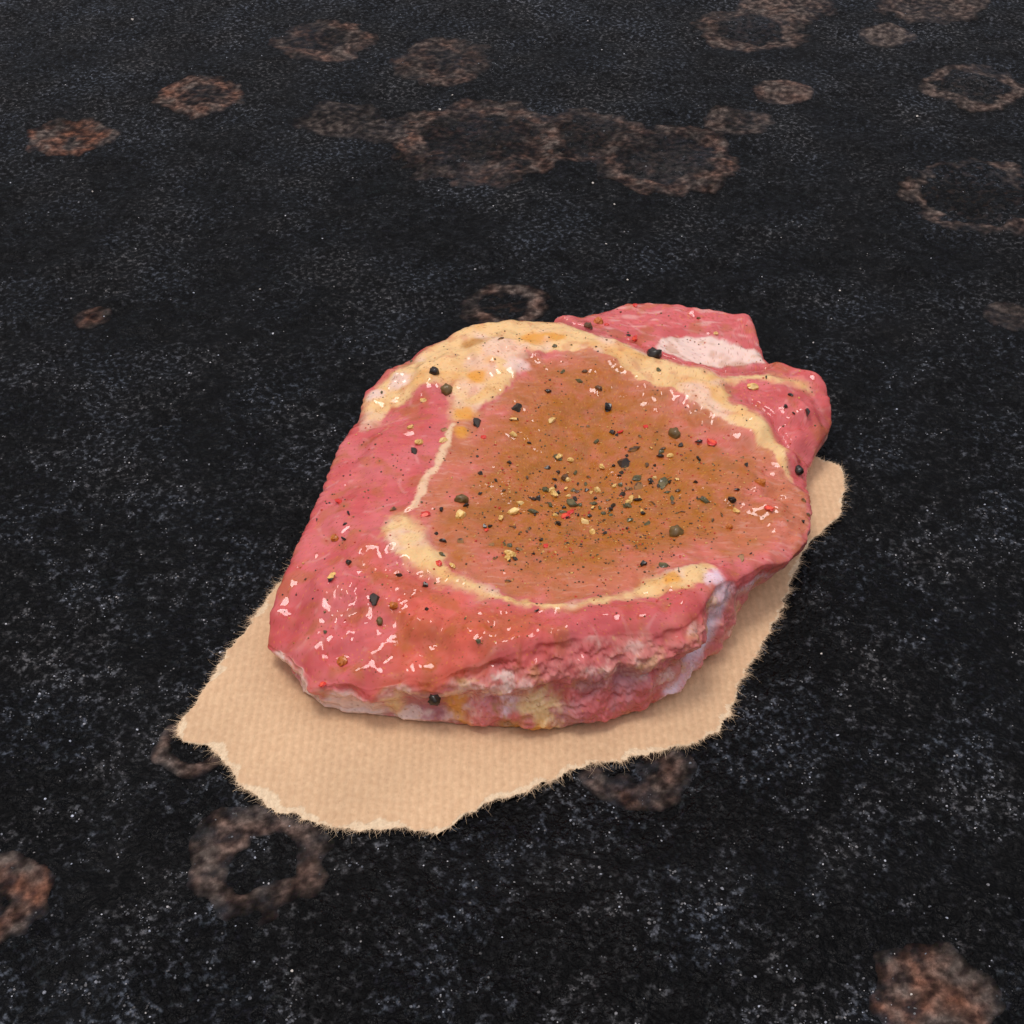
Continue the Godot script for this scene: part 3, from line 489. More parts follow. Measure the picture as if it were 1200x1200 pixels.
# A ring of rust: a thin dusty crust that fades into the iron round it.
func rust_patch(at: Vector3, look: Vector4, index: int, parent: Node3D, m: Material, cloud: FastNoiseLite, fleck: FastNoiseLite) -> void:
	var R := at.z * MM
	var reach := R * 1.35
	var n := clampi(int(reach * 2.0 / 0.0006), 30, 120)
	var warp := noise(100 + index, 17.0, 3)
	var crust := noise(140 + index, 5.0, 4)
	var v := PackedVector3Array()
	var c := PackedColorArray()
	var uv := PackedVector2Array()
	for j in n + 1:
		for i in n + 1:
			var dx := (2.0 * i / n - 1.0) * reach
			var dz := (2.0 * j / n - 1.0) * reach
			var x := at.x * MM + dx
			var z := at.y * MM + dz
			var d := Vector2(dx, dz).length() / R
			var X := x * 1000.0
			var Z := z * 1000.0
			d += 0.28 * warp.get_noise_2d(X, Z)
			var k := crust.get_noise_2d(X, Z)
			var wide := 0.16 * warp.get_noise_2d(X * 0.7 + 30.0, Z * 0.7 - 55.0)
			var ring := sstep(1.14, 0.86, d) * sstep(look.x - 0.12 + wide, look.x + 0.05 + wide, d)
			var inside := sstep(1.0, 0.7, d) * look.w
			var arc := 0.80 + 1.2 * warp.get_noise_2d(X * 0.4 + 70.0, Z * 0.4)
			var much := maxf(ring * clampf(arc, 0.22, 1.1), inside * (0.7 + 0.5 * k)) * look.y
			var y := table_raw(x, z) + (-0.25 + 0.36 * sstep(0.0, 0.12, much) + 0.22 * much * (0.4 + k)) * MM
			if i == 0 or j == 0 or i == n or j == n:
				y = minf(y, table_raw(x, z) - 0.3 * MM)
			v.append(Vector3(x, y, z))
			var strong := 0.8 * clampf(much * (0.9 + 0.8 * k), 0.0, 1.0)
			var hue := clampf(look.z * (0.6 + 1.8 * warp.get_noise_2d(X * 1.2 - 40.0, Z * 1.2)), 0.0, 1.0)
			var dust := tone(140, 125, 114).lerp(tone(182, 122, 94), hue)
			var dark := tone(84, 70, 63).lerp(tone(108, 70, 54), hue)
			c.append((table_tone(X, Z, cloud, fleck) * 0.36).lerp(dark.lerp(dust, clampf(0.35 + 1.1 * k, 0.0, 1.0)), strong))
			uv.append(Vector2(x, z))
	obj("rust_ring", lattice(v, n + 1, n + 1, false, c, uv), m, parent)

# ------------------------------------------------------------------ the torn paper

# Machine-ribbed kraft: faint ribs 2 mm apart, cloudy pulp and short dark and light fibres; repeats every 61.5 mm.
func paper_grain() -> ImageTexture:
	var size := 640
	var im := Image.create(size, size, false, Image.FORMAT_RGBA8)
	var pulp := noise(45, 22.0, 4)
	var hair := noise(46, 5.0, 2)
	var circle := size / TAU
	for j in size:
		for i in size:
			var a := TAU * i / size
			var wob := pulp.get_noise_3d(cos(a) * circle, sin(a) * circle, j)
			var h := hair.get_noise_3d(cos(a) * circle, sin(a) * circle, j * 0.25)
			var g := 0.92 + 0.017 * sin(a * 30.0 + 1.5 * wob) + 0.05 * wob + 0.025 * h
			if h > 0.55:
				g -= 0.07
			im.set_pixel(i, j, Color(g, g * (0.995 + 0.02 * wob), g * (0.985 + 0.03 * wob)))
	return ImageTexture.create_from_image(im)

func build_paper() -> void:
	var cen := Vector2(paper_centre.x, paper_centre.y)
	var pts := []
	for p in paper_outline:
		pts.append(Vector3(p.x, 0.0, p.y))
	var N := 1900
	var outline: PackedFloat32Array = ring_table(polar(pts, cen), N, 5)[0]
	var jag := noise(201, 7.0, 4)
	var tooth := noise(202, 1.1, 3)
	var wave := noise(203, 70.0, 2)
	var margin_noise := noise(204, 16.0, 3)
	var mottle := noise(205, 5.0, 3)
	var fibre_n := noise(206, 1.2, 2)
	var top := PackedFloat32Array()
	for k in 22:
		top.append(k * 0.04)
	for k in 36:
		top.append(0.88 + 0.12 * (k + 1) / 36.0)
	var rows := top.size() + 2
	var v := PackedVector3Array()
	var c := PackedColorArray()
	var uv := PackedVector2Array()
	var kraft := tone(226, 188, 148)
	var pale := tone(236, 210, 174)
	var rim_at := PackedVector3Array()
	for i in rows:
		for j in N:
			var a := -PI + TAU * j / N
			var dir := Vector2(cos(a), sin(a))
			var at_edge := dir * outline[j]
			var R := outline[j] + 1.3 * jag.get_noise_2dv(at_edge) + 0.55 * tooth.get_noise_2dv(at_edge)
			var t := top[mini(i, top.size() - 1)]
			var p := cen + dir * (R * t)
			var inward := R * (1.0 - t)
			var front := sstep(0.55, 0.9, sin(a - 0.25))
			var margin := 0.15 + 4.2 * maxf(margin_noise.get_noise_2dv(at_edge) - 0.02 + 0.38 * front, 0.0)
			var near_or_worn := sstep(margin + 0.35, margin - 0.2, inward + 0.5 * tooth.get_noise_2dv(p) + 0.5 * fibre_n.get_noise_2dv(p * 0.6))
			var y := 0.85 + 0.9 * (wave.get_noise_2dv(p) + 0.25) * sstep(30.0, 75.0, p.distance_to(cen))
			y += 0.35 * front * sstep(22.0, 0.0, inward) + 0.05 * mottle.get_noise_2dv(p * 0.5)
			y -= near_or_worn * 0.16 + 0.10 * near_or_worn * sstep(margin, 0.0, inward)
			y += near_or_worn * 0.10 * fibre_n.get_noise_2dv(p * 1.4)
			if i == top.size():
				y -= 0.2
			elif i > top.size():
				y -= 0.35
				p = cen + dir * (R * 0.9)
			v.append(Vector3(p.x, y, p.y) * MM)
			if i == top.size() - 1:
				rim_at.append(Vector3(p.x, y, p.y))
			var k := kraft * (1.0 + 0.10 * margin_noise.get_noise_2dv(p * 0.4))
			c.append(k.lerp(pale * (1.0 + 0.18 * fibre_n.get_noise_2dv(p * 1.7)), near_or_worn))
			uv.append(p * MM)
	var m := StandardMaterial3D.new()
	m.resource_name = "kraft paper"
	m.vertex_color_use_as_albedo = true
	m.roughness = 0.9
	m.metallic_specular = 0.21
	m.albedo_texture = paper_grain()
	m.heightmap_enabled = true
	m.heightmap_texture = noise_map(42, 5.0, 4, [], 1024)
	m.heightmap_scale = 0.003
	m.uv1_scale = Vector3(1.0 / 0.0615, 1.0 / 0.0615, 1.0)
	var root := Node3D.new()
	root.name = numbered("torn_paper")
	add_child(root, true)
	tag(root, "torn piece of brown kraft paper with frayed pale edges under the steak", "paper")
	obj("paper_sheet", lattice(v, rows, N, true, c, uv), m, root)
	# loose fibres along the torn edge
	var fv := PackedVector3Array()
	var fn := PackedVector3Array()
	var fi := PackedInt32Array()
	var fc := PackedColorArray()
	rng.seed = 77
	for q in 13000:
		var j := rng.randi() % N
		var base: Vector3 = rim_at[j]
		var away := Vector2(base.x, base.z) - cen
		away = away.normalized()
		var side := Vector2(-away.y, away.x)
		var bunch := maxf(0.0, 0.5 + 1.6 * jag.get_noise_2d(base.x * 2.2, base.z * 2.2))
		var long := rng.randf_range(0.3, 1.15) * (0.35 + 1.2 * bunch) + (rng.randf() ** 14.0) * 2.8
		var turn := rng.randfn(0.0, 0.75)
		var dir := (away * cos(turn) + side * sin(turn))
		var start := Vector2(base.x, base.z) - away * rng.randf_range(0.0, 0.9)
		var bend := rng.randfn(0.0, 0.7)
		var rise := rng.randf_range(-0.25, 0.35)
		var thick := rng.randf_range(0.025, 0.06)
		var col := pale.lerp(kraft, rng.randf() * 0.7) * rng.randf_range(0.85, 1.12)
		var k0 := fv.size()
		for s in 4:
			var u := s / 3.0
			var pos := start + (dir * u + Vector2(-dir.y, dir.x) * bend * u * u * 0.6) * long
			var y := maxf(base.y - 0.05 + rise * u * long - 0.1 * u, 0.45)
			var across := Vector2(-dir.y, dir.x) * thick * (1.0 - 0.7 * u)
			for e in 3:
				var off: Vector3 = [Vector3(across.x, 0, across.y), Vector3(0, thick * (1.0 - 0.7 * u), 0), Vector3(-across.x, 0, -across.y)][e]
				fv.append((Vector3(pos.x, y, pos.y) + off) * MM)
				fn.append(off.normalized() if e != 1 else Vector3.UP)
				fc.append(col)
		for s in 3:
			for e in 3:
				var a := k0 + s * 3 + e
				var b := k0 + s * 3 + (e + 1) % 3
				fi.append_array([a, b, a + 3, b, b + 3, a + 3])
	var fm := StandardMaterial3D.new()
	fm.resource_name = "paper fibre"
	fm.vertex_color_use_as_albedo = true
	fm.roughness = 0.9
	fm.metallic_specular = 0.2
	var fo := obj("torn_fibre", array_mesh(fv, fn, fi, fc), fm, root)
	fo.set_meta("kind", "stuff")

# ------------------------------------------------------------------ the steak

var centre := Vector2(steak_centre.x, steak_centre.y)
var rim_r: PackedFloat32Array
var rim_h: PackedFloat32Array
var base_r: PackedFloat32Array
const AROUND := 1160
var n_lump := noise(301, 11.0, 2)
var n_wrinkle := noise(302, 3.2, 3)
var n_film := noise(303, 6.0, 2, FastNoiseLite.TYPE_SIMPLEX_SMOOTH, FastNoiseLite.FRACTAL_RIDGED)
var n_warp := noise(304, 8.0, 3)
var n_fibre := noise(305, 1.4, 3)
var n_spot := noise(306, 0.9, 2)
var n_tear := noise(307, 6.5, 3)
var n_smooth := noise(308, 4.6, 1)
var n_side := noise(309, 11.0, 2)
var n_thread := noise(310, 19.0, 2, FastNoiseLite.TYPE_SIMPLEX_SMOOTH, FastNoiseLite.FRACTAL_RIDGED)

# Height of the upper face at a place in plan, and how far it is from the rim.
func steak_top(x: float, z: float, inward: float) -> float:
	var h := sample(lift, x, z)
	h -= 2.6 * exp(-pow(sample(f_crease, x, z) / 1.5, 2.0))
	h -= 1.3 * exp(-pow(sample(f_gap, x, z) / 1.2, 2.0))
	var fat := sstep(1.5, -2.0, minf(sample(f_fat, x, z), sample(f_fat_front, x, z)))
	var seam := sample(f_seam, x, z)
	h += 0.4 * fat + 0.25 * exp(-pow(seam / 1.3, 2.0))
	h += 0.8 * exp(-pow(sample(f_band, x, z) / 4.0, 2.0))
	var pool := sstep(4.0, -10.0, sample(f_pool, x, z))
	h += (0.75 - 0.4 * pool) * n_lump.get_noise_2d(x, z)
	var wet := 0.10 + 0.25 * sstep(0.0, 0.4, n_warp.get_noise_2d(x * 0.55, z * 0.55 + 40.0)) * (1.0 - pool)
	wet = (wet + sample(f_wet, x, z)) * sample(f_calm, x, z)
	wet = minf(wet, 1.0)
	h += (0.10 + 0.50 * wet + 0.08 * fat) * n_smooth.get_noise_2d(x, z)
	h += 0.17 * wet * n_film.get_noise_2d(x, z)
	h += 0.10 * pool * n_spot.get_noise_2d(x * 0.9, z * 0.9) + 0.06 * pool * n_fibre.get_noise_2d(x, z)
	var round_ := 4.5
	if inward < round_:
		var q := 0.9 * (1.0 - inward / round_)
		h -= 3.0 * (1.0 - sqrt(maxf(0.0, 1.0 - q * q)))
	return h

func rim_at_angle(a: float) -> float:
	var g := fposmod((a + PI) / TAU, 1.0) * AROUND
	var i := int(g) % AROUND
	return lerpf(rim_r[i], rim_r[(i + 1) % AROUND], g - floorf(g))

func steak_height(x: float, z: float) -> float:
	var d := Vector2(x, z) - centre
	return steak_top(x, z, maxf(rim_at_angle(d.angle()) - d.length(), 0.0))

var c_salmon := tone(194, 110, 78)
var c_rose := tone(211, 106, 104)
var c_deep := tone(194, 82, 80)
var c_ochre := tone(164, 96, 10)
var c_cream := tone(234, 192, 132)
var c_yellow := tone(222, 148, 42)
var c_white := tone(236, 200, 184)
var c_orange := tone(220, 90, 48)
var c_lilac := tone(238, 208, 216)

func top_color(x: float, z: float) -> Color:
	var wx := x + 1.5 * n_warp.get_noise_2d(x, z) + 0.35 * n_fibre.get_noise_2d(x, z)
	var wz := z + 1.5 * n_warp.get_noise_2d(z + 90.0, x) + 0.35 * n_fibre.get_noise_2d(z + 50.0, x)
	var lump := n_lump.get_noise_2d(x * 0.6, z * 0.6)
	var fib := n_fibre.get_noise_2d(x * 0.45 + z * 0.25, z * 1.1 - x * 0.2)
	# left muscle and all that is not named below
	var c := c_rose.lerp(c_deep, clampf(0.45 + 1.1 * lump, 0.0, 1.0))
	c = c.lerp(c_salmon, 0.3 * sstep(0.1, 0.5, n_warp.get_noise_2d(x * 0.8, z * 0.8)))
	# eye muscle
	var eye := sstep(0.6, -0.6, sample(f_eye, wx, wz))
	if eye > 0.0:
		var e := c_salmon.lerp(c_rose, clampf(0.22 + 1.1 * lump, 0.0, 1.0))
		e = e.lerp(c_white, 0.16 * sstep(0.15, 0.5, n_fibre.get_noise_2d(x * 0.2, z * 0.8)))
		c = c.lerp(e, eye)
	var lobe := sstep(0.5, -0.5, sample(f_lobe, wx, wz))
	c = c.lerp(c_rose.lerp(c_deep, 0.3 + 0.5 * sstep(-0.1, 0.4, fib)), lobe)
	c = c.lerp(c_white, lobe * 0.35 * sstep(0.2, 0.5, n_warp.get_noise_2d(x * 0.5, z * 1.6)))
	var rl := sstep(0.8, -0.8, sample(f_lobe_right, wx, wz))
	c = c.lerp(c_deep.lerp(c_rose, clampf(0.5 + lump + 0.6 * fib, 0.0, 1.0)), rl)
	var thread := n_thread.get_noise_2d(x, z)
	c = c.lerp(c_white, 0.16 * sstep(0.72, 0.95, thread) * (1.0 - 0.5 * eye))
	c = c * (1.0 + 0.10 * n_fibre.get_noise_2d(x * 0.16 + z * 0.08, z * 0.7) + 0.08 * lump)
	# fat
	var soft := 1.0 + 2.6 * clampf(0.4 + 1.5 * n_warp.get_noise_2d(x * 0.4 + 60.0, z * 0.4), 0.0, 1.0)
	var rag := 0.9 * n_wrinkle.get_noise_2d(x * 1.2, z * 1.2)
	var fat := sstep(soft, -soft, minf(sample(f_fat, wx, wz), sample(f_fat_front, wx, wz)) + rag)
	fat *= 1.0 - 0.85 * sstep(0.4, -0.4, sample(f_eye, wx, wz))
	if fat > 0.0:
		var f := c_cream.lerp(c_yellow, 0.4 * sstep(0.0, 0.5, n_warp.get_noise_2d(x * 0.35 + 20.0, z * 0.35) + 0.12 * fib))
		f = f.lerp(c_white, 0.6 * sstep(0.05, 0.45, n_warp.get_noise_2d(x * 0.33, z * 0.33 + 77.0)))
		f = f.lerp(c_salmon, 0.35 * sstep(0.25, 0.6, n_lump.get_noise_2d(x * 1.4, z * 1.4 + 30.0)))
		c = c.lerp(f * (1.0 + 0.05 * fib + 0.07 * n_fibre.get_noise_2d(x * 1.5, z * 1.5)), fat * 0.95)
	var lf := sstep(0.8, -0.8, sample(f_lobe_fat, wx, wz))
	c = c.lerp(c_white * (1.0 + 0.06 * fib), lf)
	var seam := sample(f_seam, wx, wz)
	c = c.lerp(c_cream.lerp(c_white, 0.4), 0.9 * sstep(1.5, 0.5, seam))
	var crease := exp(-pow(sample(f_crease, wx, wz) / 1.1, 2.0))
	c = c.lerp(tone(140, 78, 66), 0.55 * crease)
	# ragged red band along the front
	var band := sstep(5.0, 2.5, sample(f_band, wx, wz))
	c = c.lerp(c_deep, band * 0.7)
	# marinade: the ochre pool, the orange glaze, and thin smears
	var pool := sstep(11.0, -12.0, sample(f_pool, wx, wz) + 9.0 * n_warp.get_noise_2d(x * 0.45, z * 0.45))
	var paste := clampf(0.92 + 0.4 * n_warp.get_noise_2d(x * 1.3 + 300.0, z * 1.3) + 0.25 * fib, 0.25, 1.1)
	c = c.lerp(c_ochre, clampf(0.88 * pool * paste, 0.0, 0.95))
	c = c.lerp(tone(96, 68, 30), 0.2 * pool * sstep(0.1, 0.6, n_side.get_noise_2d(x * 1.1 + 15.0, z * 1.1) + 0.3 * n_warp.get_noise_2d(x * 2.0, z * 2.0)))
	var glaze := sstep(5.0, -6.0, sample(f_glaze, wx, wz) + 5.0 * n_warp.get_noise_2d(x * 0.6, z * 0.6 + 10.0))
	c = c.lerp(c_orange.lerp(c_ochre, clampf(0.35 + lump, 0.0, 0.8)), 0.5 * glaze)
	c = c.lerp(c_ochre, 0.42 * sstep(0.12, 0.5, n_warp.get_noise_2d(x * 0.6 + 200.0, z * 0.6)) * (1.0 - fat * 0.6))
	# the edge of the cut, whitish on the far left and in front
	for b in blotches:
		var d := Vector2(x - b.x, z - b.y).length() + 1.6 * n_warp.get_noise_2d(x * 1.3, z * 1.3)
		if d < b.z:
			c = c.lerp(blotch_tone(int(b.w)), 0.85 * sstep(b.z, b.z * 0.35, d))
	return c

func blotch_tone(k: int) -> Color:
	return [c_white, c_yellow, c_cream, c_rose, c_lilac, tone(176, 102, 106), c_deep, tone(182, 124, 52)][k]

func specks(c: Color, p: Vector3, much: float) -> Color:
	var s := n_spot.get_noise_3dv(p)
	if s > 0.56 - 0.08 * much:
		c = c.lerp(tone(150, 72, 30), 0.55)
	elif s < -0.62 + 0.06 * much:
		c = c.lerp(c_yellow, 0.4)
	return c

func line3(p: Vector3, pts: Array) -> float:
	var best := 1e9
	for i in pts.size() - 1:
		best = minf(best, p.distance_to(Geometry3D.get_closest_point_to_segment(p, pts[i], pts[i + 1])))
	return best

func side_color(p: Vector3, s: float, from_top: Color) -> Color:
	var a := n_side.get_noise_3dv(p * Vector3(0.8, 1.0, 0.8) + Vector3(0, 40, 0)) + 0.35 * n_tear.get_noise_3dv(p)
	var b := n_warp.get_noise_3dv(p * 0.9 + Vector3(30, 0, 0))
	var fib := n_fibre.get_noise_3dv(p * Vector3(1.0, 0.35, 1.0))
	var c := c_rose.lerp(tone(208, 128, 112), clampf(0.5 + 1.4 * a, 0.0, 1.0))
	c = c.lerp(c_deep, 0.45 * sstep(0.1, 0.45, b))
	c = c.lerp(c_white, 0.5 * sstep(0.24, 0.48, a + 0.2 * fib))
	c = c.lerp(c_cream, 0.45 * sstep(0.22, 0.45, -b + 0.15 * fib))
	c = c.lerp(tone(182, 124, 52), 0.55 * sstep(0.22, 0.5, n_warp.get_noise_3dv(p * 0.7 + Vector3(0, 0, 90))))
	for q in side_blotches.size():
		var at: Vector3 = side_blotches[q]
		var look: Vector2 = side_blotch_looks[q] * Vector2(1.3, 1.0)
		var d := p.distance_to(at) + 4.5 * b + 1.4 * fib + 2.0 * n_tear.get_noise_3dv(p * 1.3)
		if d < look.x:
			c = c.lerp(blotch_tone(int(look.y)), 0.9 * sstep(look.x, look.x * 0.45, d))
	var mem := line3(p, membrane) + 0.9 * b + 0.5 * fib
	c = c.lerp(c_lilac, 0.95 * sstep(6.0, 2.6, mem))
	var mem2 := line3(p, membrane_wing) + 1.2 * b
	c = c.lerp(c_lilac.lerp(c_rose, 0.3 + 0.5 * sstep(-0.2, 0.3, fib)), 0.85 * sstep(6.5, 2.5, mem2))
	c = c * (1.0 + 0.12 * fib + 0.16 * n_fibre.get_noise_3dv(p * Vector3(1.6, 0.5, 1.6) + Vector3(7, 0, 0)))
	c = c.lerp(c_white, 0.07)
	c = from_top.lerp(c, sstep(0.02, 0.22, s + 0.25 * a))
	return specks(c, p, 0.2)

func meat_material() -> StandardMaterial3D:
	var m := StandardMaterial3D.new()
	m.resource_name = "raw marinated pork"
	m.vertex_color_use_as_albedo = true
	m.roughness = 0.45
	m.metallic_specular = 0.1
	m.clearcoat_enabled = true
	m.clearcoat = 0.85
	m.clearcoat_roughness = 0.06
	m.clearcoat_texture = noise_map(51, 60.0, 3, [[0.0, 0.35], [0.4, 0.8], [0.6, 1.0]], 512)
	m.subsurf_scatter_enabled = true
	m.subsurf_scatter_strength = 0.15
	m.heightmap_enabled = true
	m.heightmap_texture = noise_map(52, 26.0, 4, [], 1024)
	m.heightmap_scale = 0.0025
	m.uv1_triplanar = true
	m.uv1_world_triplanar = true
	m.uv1_scale = Vector3.ONE * (1.0 / 0.045)
	return m

const PART_NAMES := ["outer_muscle", "eye_muscle", "rear_fat", "front_fat", "rear_flap", "flap_fat", "right_lobe", "membrane"]

func part_at(x: float, z: float) -> int:
	var wob := 0.5 * n_warp.get_noise_2d(x, z)
	if sample(f_lobe_fat, x, z) < wob:
		return 5
	if sample(f_lobe, x, z) < wob:
		return 4
	if sample(f_fat, x, z) < wob:
		return 2
	if sample(f_fat_front, x, z) < wob:
		return 3
	if sample(f_lobe_right, x, z) < wob:
		return 6
	if sample(f_eye, x, z) < wob:
		return 1
	return 0

# The triangles of one part, cut out of the whole surface with its normals, so that the parts meet without a seam.
func piece_of(whole: Array, zone: PackedByteArray, part: int) -> ArrayMesh:
	var idx: PackedInt32Array = whole[Mesh.ARRAY_INDEX]
	var v: PackedVector3Array = whole[Mesh.ARRAY_VERTEX]
	var n: PackedVector3Array = whole[Mesh.ARRAY_NORMAL]
	var c: PackedColorArray = whole[Mesh.ARRAY_COLOR]
	var fresh := PackedInt32Array()
	fresh.resize(v.size())
	fresh.fill(-1)
	var pv := PackedVector3Array()
	var pn := PackedVector3Array()
	var pc := PackedColorArray()
	var pi := PackedInt32Array()
	for k in range(0, idx.size(), 3):
		if zone[idx[k]] != part:
			continue
		for e in 3:
			var q := idx[k + e]
			if fresh[q] < 0:
				fresh[q] = pv.size()
				pv.append(v[q])
				pn.append(n[q])
				pc.append(c[q])
			pi.append(fresh[q])
	return array_mesh(pv, pn, pi, pc)

func build_steak() -> void:
	var rt := ring_table(polar(rim_points, centre), AROUND, 4)
	rim_r = rt[0]
	rim_h = rt[1]
	base_r = ring_table(polar(base_points, centre), AROUND, 9)[0]
	var top_rows := 218
	var side_rows := 76
	var rows := top_rows + side_rows + 2
	var v := PackedVector3Array()
	var c := PackedColorArray()
	v.resize(rows * AROUND)
	c.resize(rows * AROUND)
	var zone := PackedByteArray()
	zone.resize(rows * AROUND)
	var rim_zone := PackedByteArray()
	rim_zone.resize(AROUND)
	var rim_color := PackedColorArray()
	rim_color.resize(AROUND)
	var edge := PackedVector3Array()
	edge.resize(AROUND)
	var edge_in := PackedVector3Array()
	edge_in.resize(AROUND)
	for i in rows:
		for j in AROUND:
			var a := -PI + TAU * j / AROUND
			var dir := Vector2(cos(a), sin(a))
			var k := i * AROUND + j
			var wob := 0.35 * n_wrinkle.get_noise_2dv(dir * rim_r[j]) + 0.45 * n_lump.get_noise_2dv(dir * rim_r[j] * 1.5)
			var R := rim_r[j] + wob
			if i < top_rows:
				var t := float(i) / (top_rows - 1)
				t = t * (1.0 + 0.18 * (1.0 - t))          # a little denser towards the rim
				var p := centre + dir * (R * t)
				var inward := R * (1.0 - t)
				v[k] = Vector3(p.x, steak_top(p.x, p.y, inward), p.y)
				c[k] = top_color(p.x, p.y)
				zone[k] = part_at(p.x, p.y)
				if i == top_rows - 1:
					rim_zone[j] = zone[k]
					edge[j] = v[k]
					rim_color[j] = c[k]
				c[k] = specks(c[k], v[k], 0.5 + 0.5 * sstep(4.0, -10.0, sample(f_pool, p.x, p.y)))
			elif i < top_rows + side_rows:
				var s := float(i - top_rows + 1) / side_rows
				var top_y: float = edge[j].y
				var low := 1.2 + 1.0 * maxf(0.0, n_lump.get_noise_2dv(dir * base_r[j] * 1.3)) + 0.3 * n_wrinkle.get_noise_2dv(dir * base_r[j])
				var y := lerpf(top_y, low, s)
				var frontness := sstep(0.3, 0.8, sin(a))
				var bulge := (1.0 + 1.2 * frontness) * sin(PI * s) * (0.6 + n_lump.get_noise_2dv(dir * 60.0))
				var nick := n_lump.get_noise_2dv(dir * 48.0 + Vector2(200, 0))
				var lip := sstep(1.75, 1.95, a) * sstep(2.7, 2.45, a)       # the glaze hangs over on the front left
				bulge += lip * (0.9 * exp(-pow((s - 0.16) / 0.14, 2.0)) - 2.0 * sstep(0.3, 0.5, s) * sstep(1.0, 0.75, s))
				var ragged := sstep(0.7, 0.95, a) * sstep(1.95, 1.75, a)    # the torn ledge on the front
				bulge += ragged * (3.0 * exp(-pow((s - 0.27) / 0.17, 2.0)) - (1.3 + 2.0 * nick) * exp(-pow((s - 0.52 - 0.2 * nick) / 0.10, 2.0)))
				var r := lerpf(R, base_r[j] + wob * 0.5, smoothstep(0.0, 1.0, s)) + bulge - 2.0 * sstep(0.84, 1.0, s)
				var q := centre + dir * r
				var p := Vector3(q.x, y, q.y)
				var ramp := sstep(0.0, 0.12, s) * sstep(1.0, 0.92, s)
				var big := n_side.get_noise_3dv(p * Vector3(1.0, 0.9, 1.0))
				var tear := n_tear.get_noise_3dv(p * Vector3(0.45, 1.25, 0.45))
				var push := ramp * (0.5 + 0.9 * frontness) * (1.2 * big + 0.8 * tear) + ramp * (0.12 + 0.25 * ragged) * n_smooth.get_noise_3dv(p * 1.1) + ramp * (0.08 + 0.5 * ragged) * n_wrinkle.get_noise_3dv(p * 1.3) + ramp * 0.22 * n_fibre.get_noise_3dv(p * Vector3(1.0, 0.6, 1.0))
				var mem := line3(p, membrane)
				push += ramp * 2.0 * exp(-pow(mem / 3.0, 2.0))
				p.x += dir.x * push
				p.z += dir.y * push
				p.y += ramp * 0.7 * n_tear.get_noise_3dv(p * 0.9 + Vector3(50, 0, 0))
				v[k] = p
				c[k] = side_color(p, s, rim_color[j])
				zone[k] = 7 if mem < 4.2 and s > 0.06 else rim_zone[j] if rim_zone[j] in [4, 6] or s < 0.12 else 0
			else:
				var inner := 0.9 if i == rows - 2 else 0.0
				var q := centre + dir * (base_r[j] * inner)
				v[k] = Vector3(q.x, 1.4, q.y)
				c[k] = c_rose
	for k in v.size():
		v[k] = v[k] * MM
	var root := Node3D.new()
	root.name = numbered("pork_steak")
	add_child(root, true)
	var whole := lattice(v, rows, AROUND, true, c).surface_get_arrays(0)
	var meat := meat_material()
	for k in PART_NAMES.size():
		obj(PART_NAMES[k], piece_of(whole, zone, k), meat, root)
	tag(root, "thick raw pork steak glazed with ochre pepper marinade on torn brown paper", "steak")

# ------------------------------------------------------------------ the seasoning

func sphere_points(around := 12, rings := 6) -> Array:
	var st := SphereMesh.new()
	st.radius = 1.0
	st.height = 2.0
	st.radial_segments = around
	st.rings = rings
	var a := st.get_mesh_arrays()
	return [a[Mesh.ARRAY_VERTEX], a[Mesh.ARRAY_INDEX]]

# A crumb: a lumpy ball cut by a few planes; the cut faces take the second colour.
func crumb_mesh(s: int, cuts: int, skin: Color, flesh: Color, flat: float, wrinkle: float, depth: float, around := 12, rings := 6) -> ArrayMesh:
	rng.seed = s
	var base := sphere_points(around, rings)
	var pts: PackedVector3Array = base[0]
	var n := noise(s, 0.9, 3)
	var planes := []
	for q in cuts:
		planes.append([Vector3(rng.randfn(), rng.randfn() * 0.7, rng.randfn()).normalized(), rng.randf_range(depth, depth + 0.35)])
	var stretch := Vector3(rng.randf_range(0.8, 1.25), flat, rng.randf_range(0.65, 1.0))
	var out := PackedVector3Array()
	var cut := PackedFloat32Array()
	for p in pts:
		var q := p * (1.0 + wrinkle * n.get_noise_3dv(p * 1.3))
		var was := 0.0
		for pl in planes:
			var over: float = q.dot(pl[0]) - pl[1]
			if over > 0.0:
				q -= pl[0] * over
				was = 1.0
		out.append(q * stretch)
		cut.append(was)
	var idx: PackedInt32Array = base[1]
	var st := SurfaceTool.new()
	st.begin(Mesh.PRIMITIVE_TRIANGLES)
	for k in range(0, idx.size(), 3):
		var inside := cut[idx[k]] + cut[idx[k + 1]] + cut[idx[k + 2]] > 2.5
		st.set_smooth_group(0xFFFFFFFF if cuts > 0 else 0)
		for e in 3:
			st.set_color((flesh if inside else skin) * (1.0 + 0.5 * n.get_noise_3dv(out[idx[k + e]] * 2.0)))
			st.add_vertex(out[idx[k + e]])
	st.generate_normals()
	return st.commit()

var crumb_kinds := []
var crumb_material: StandardMaterial3D

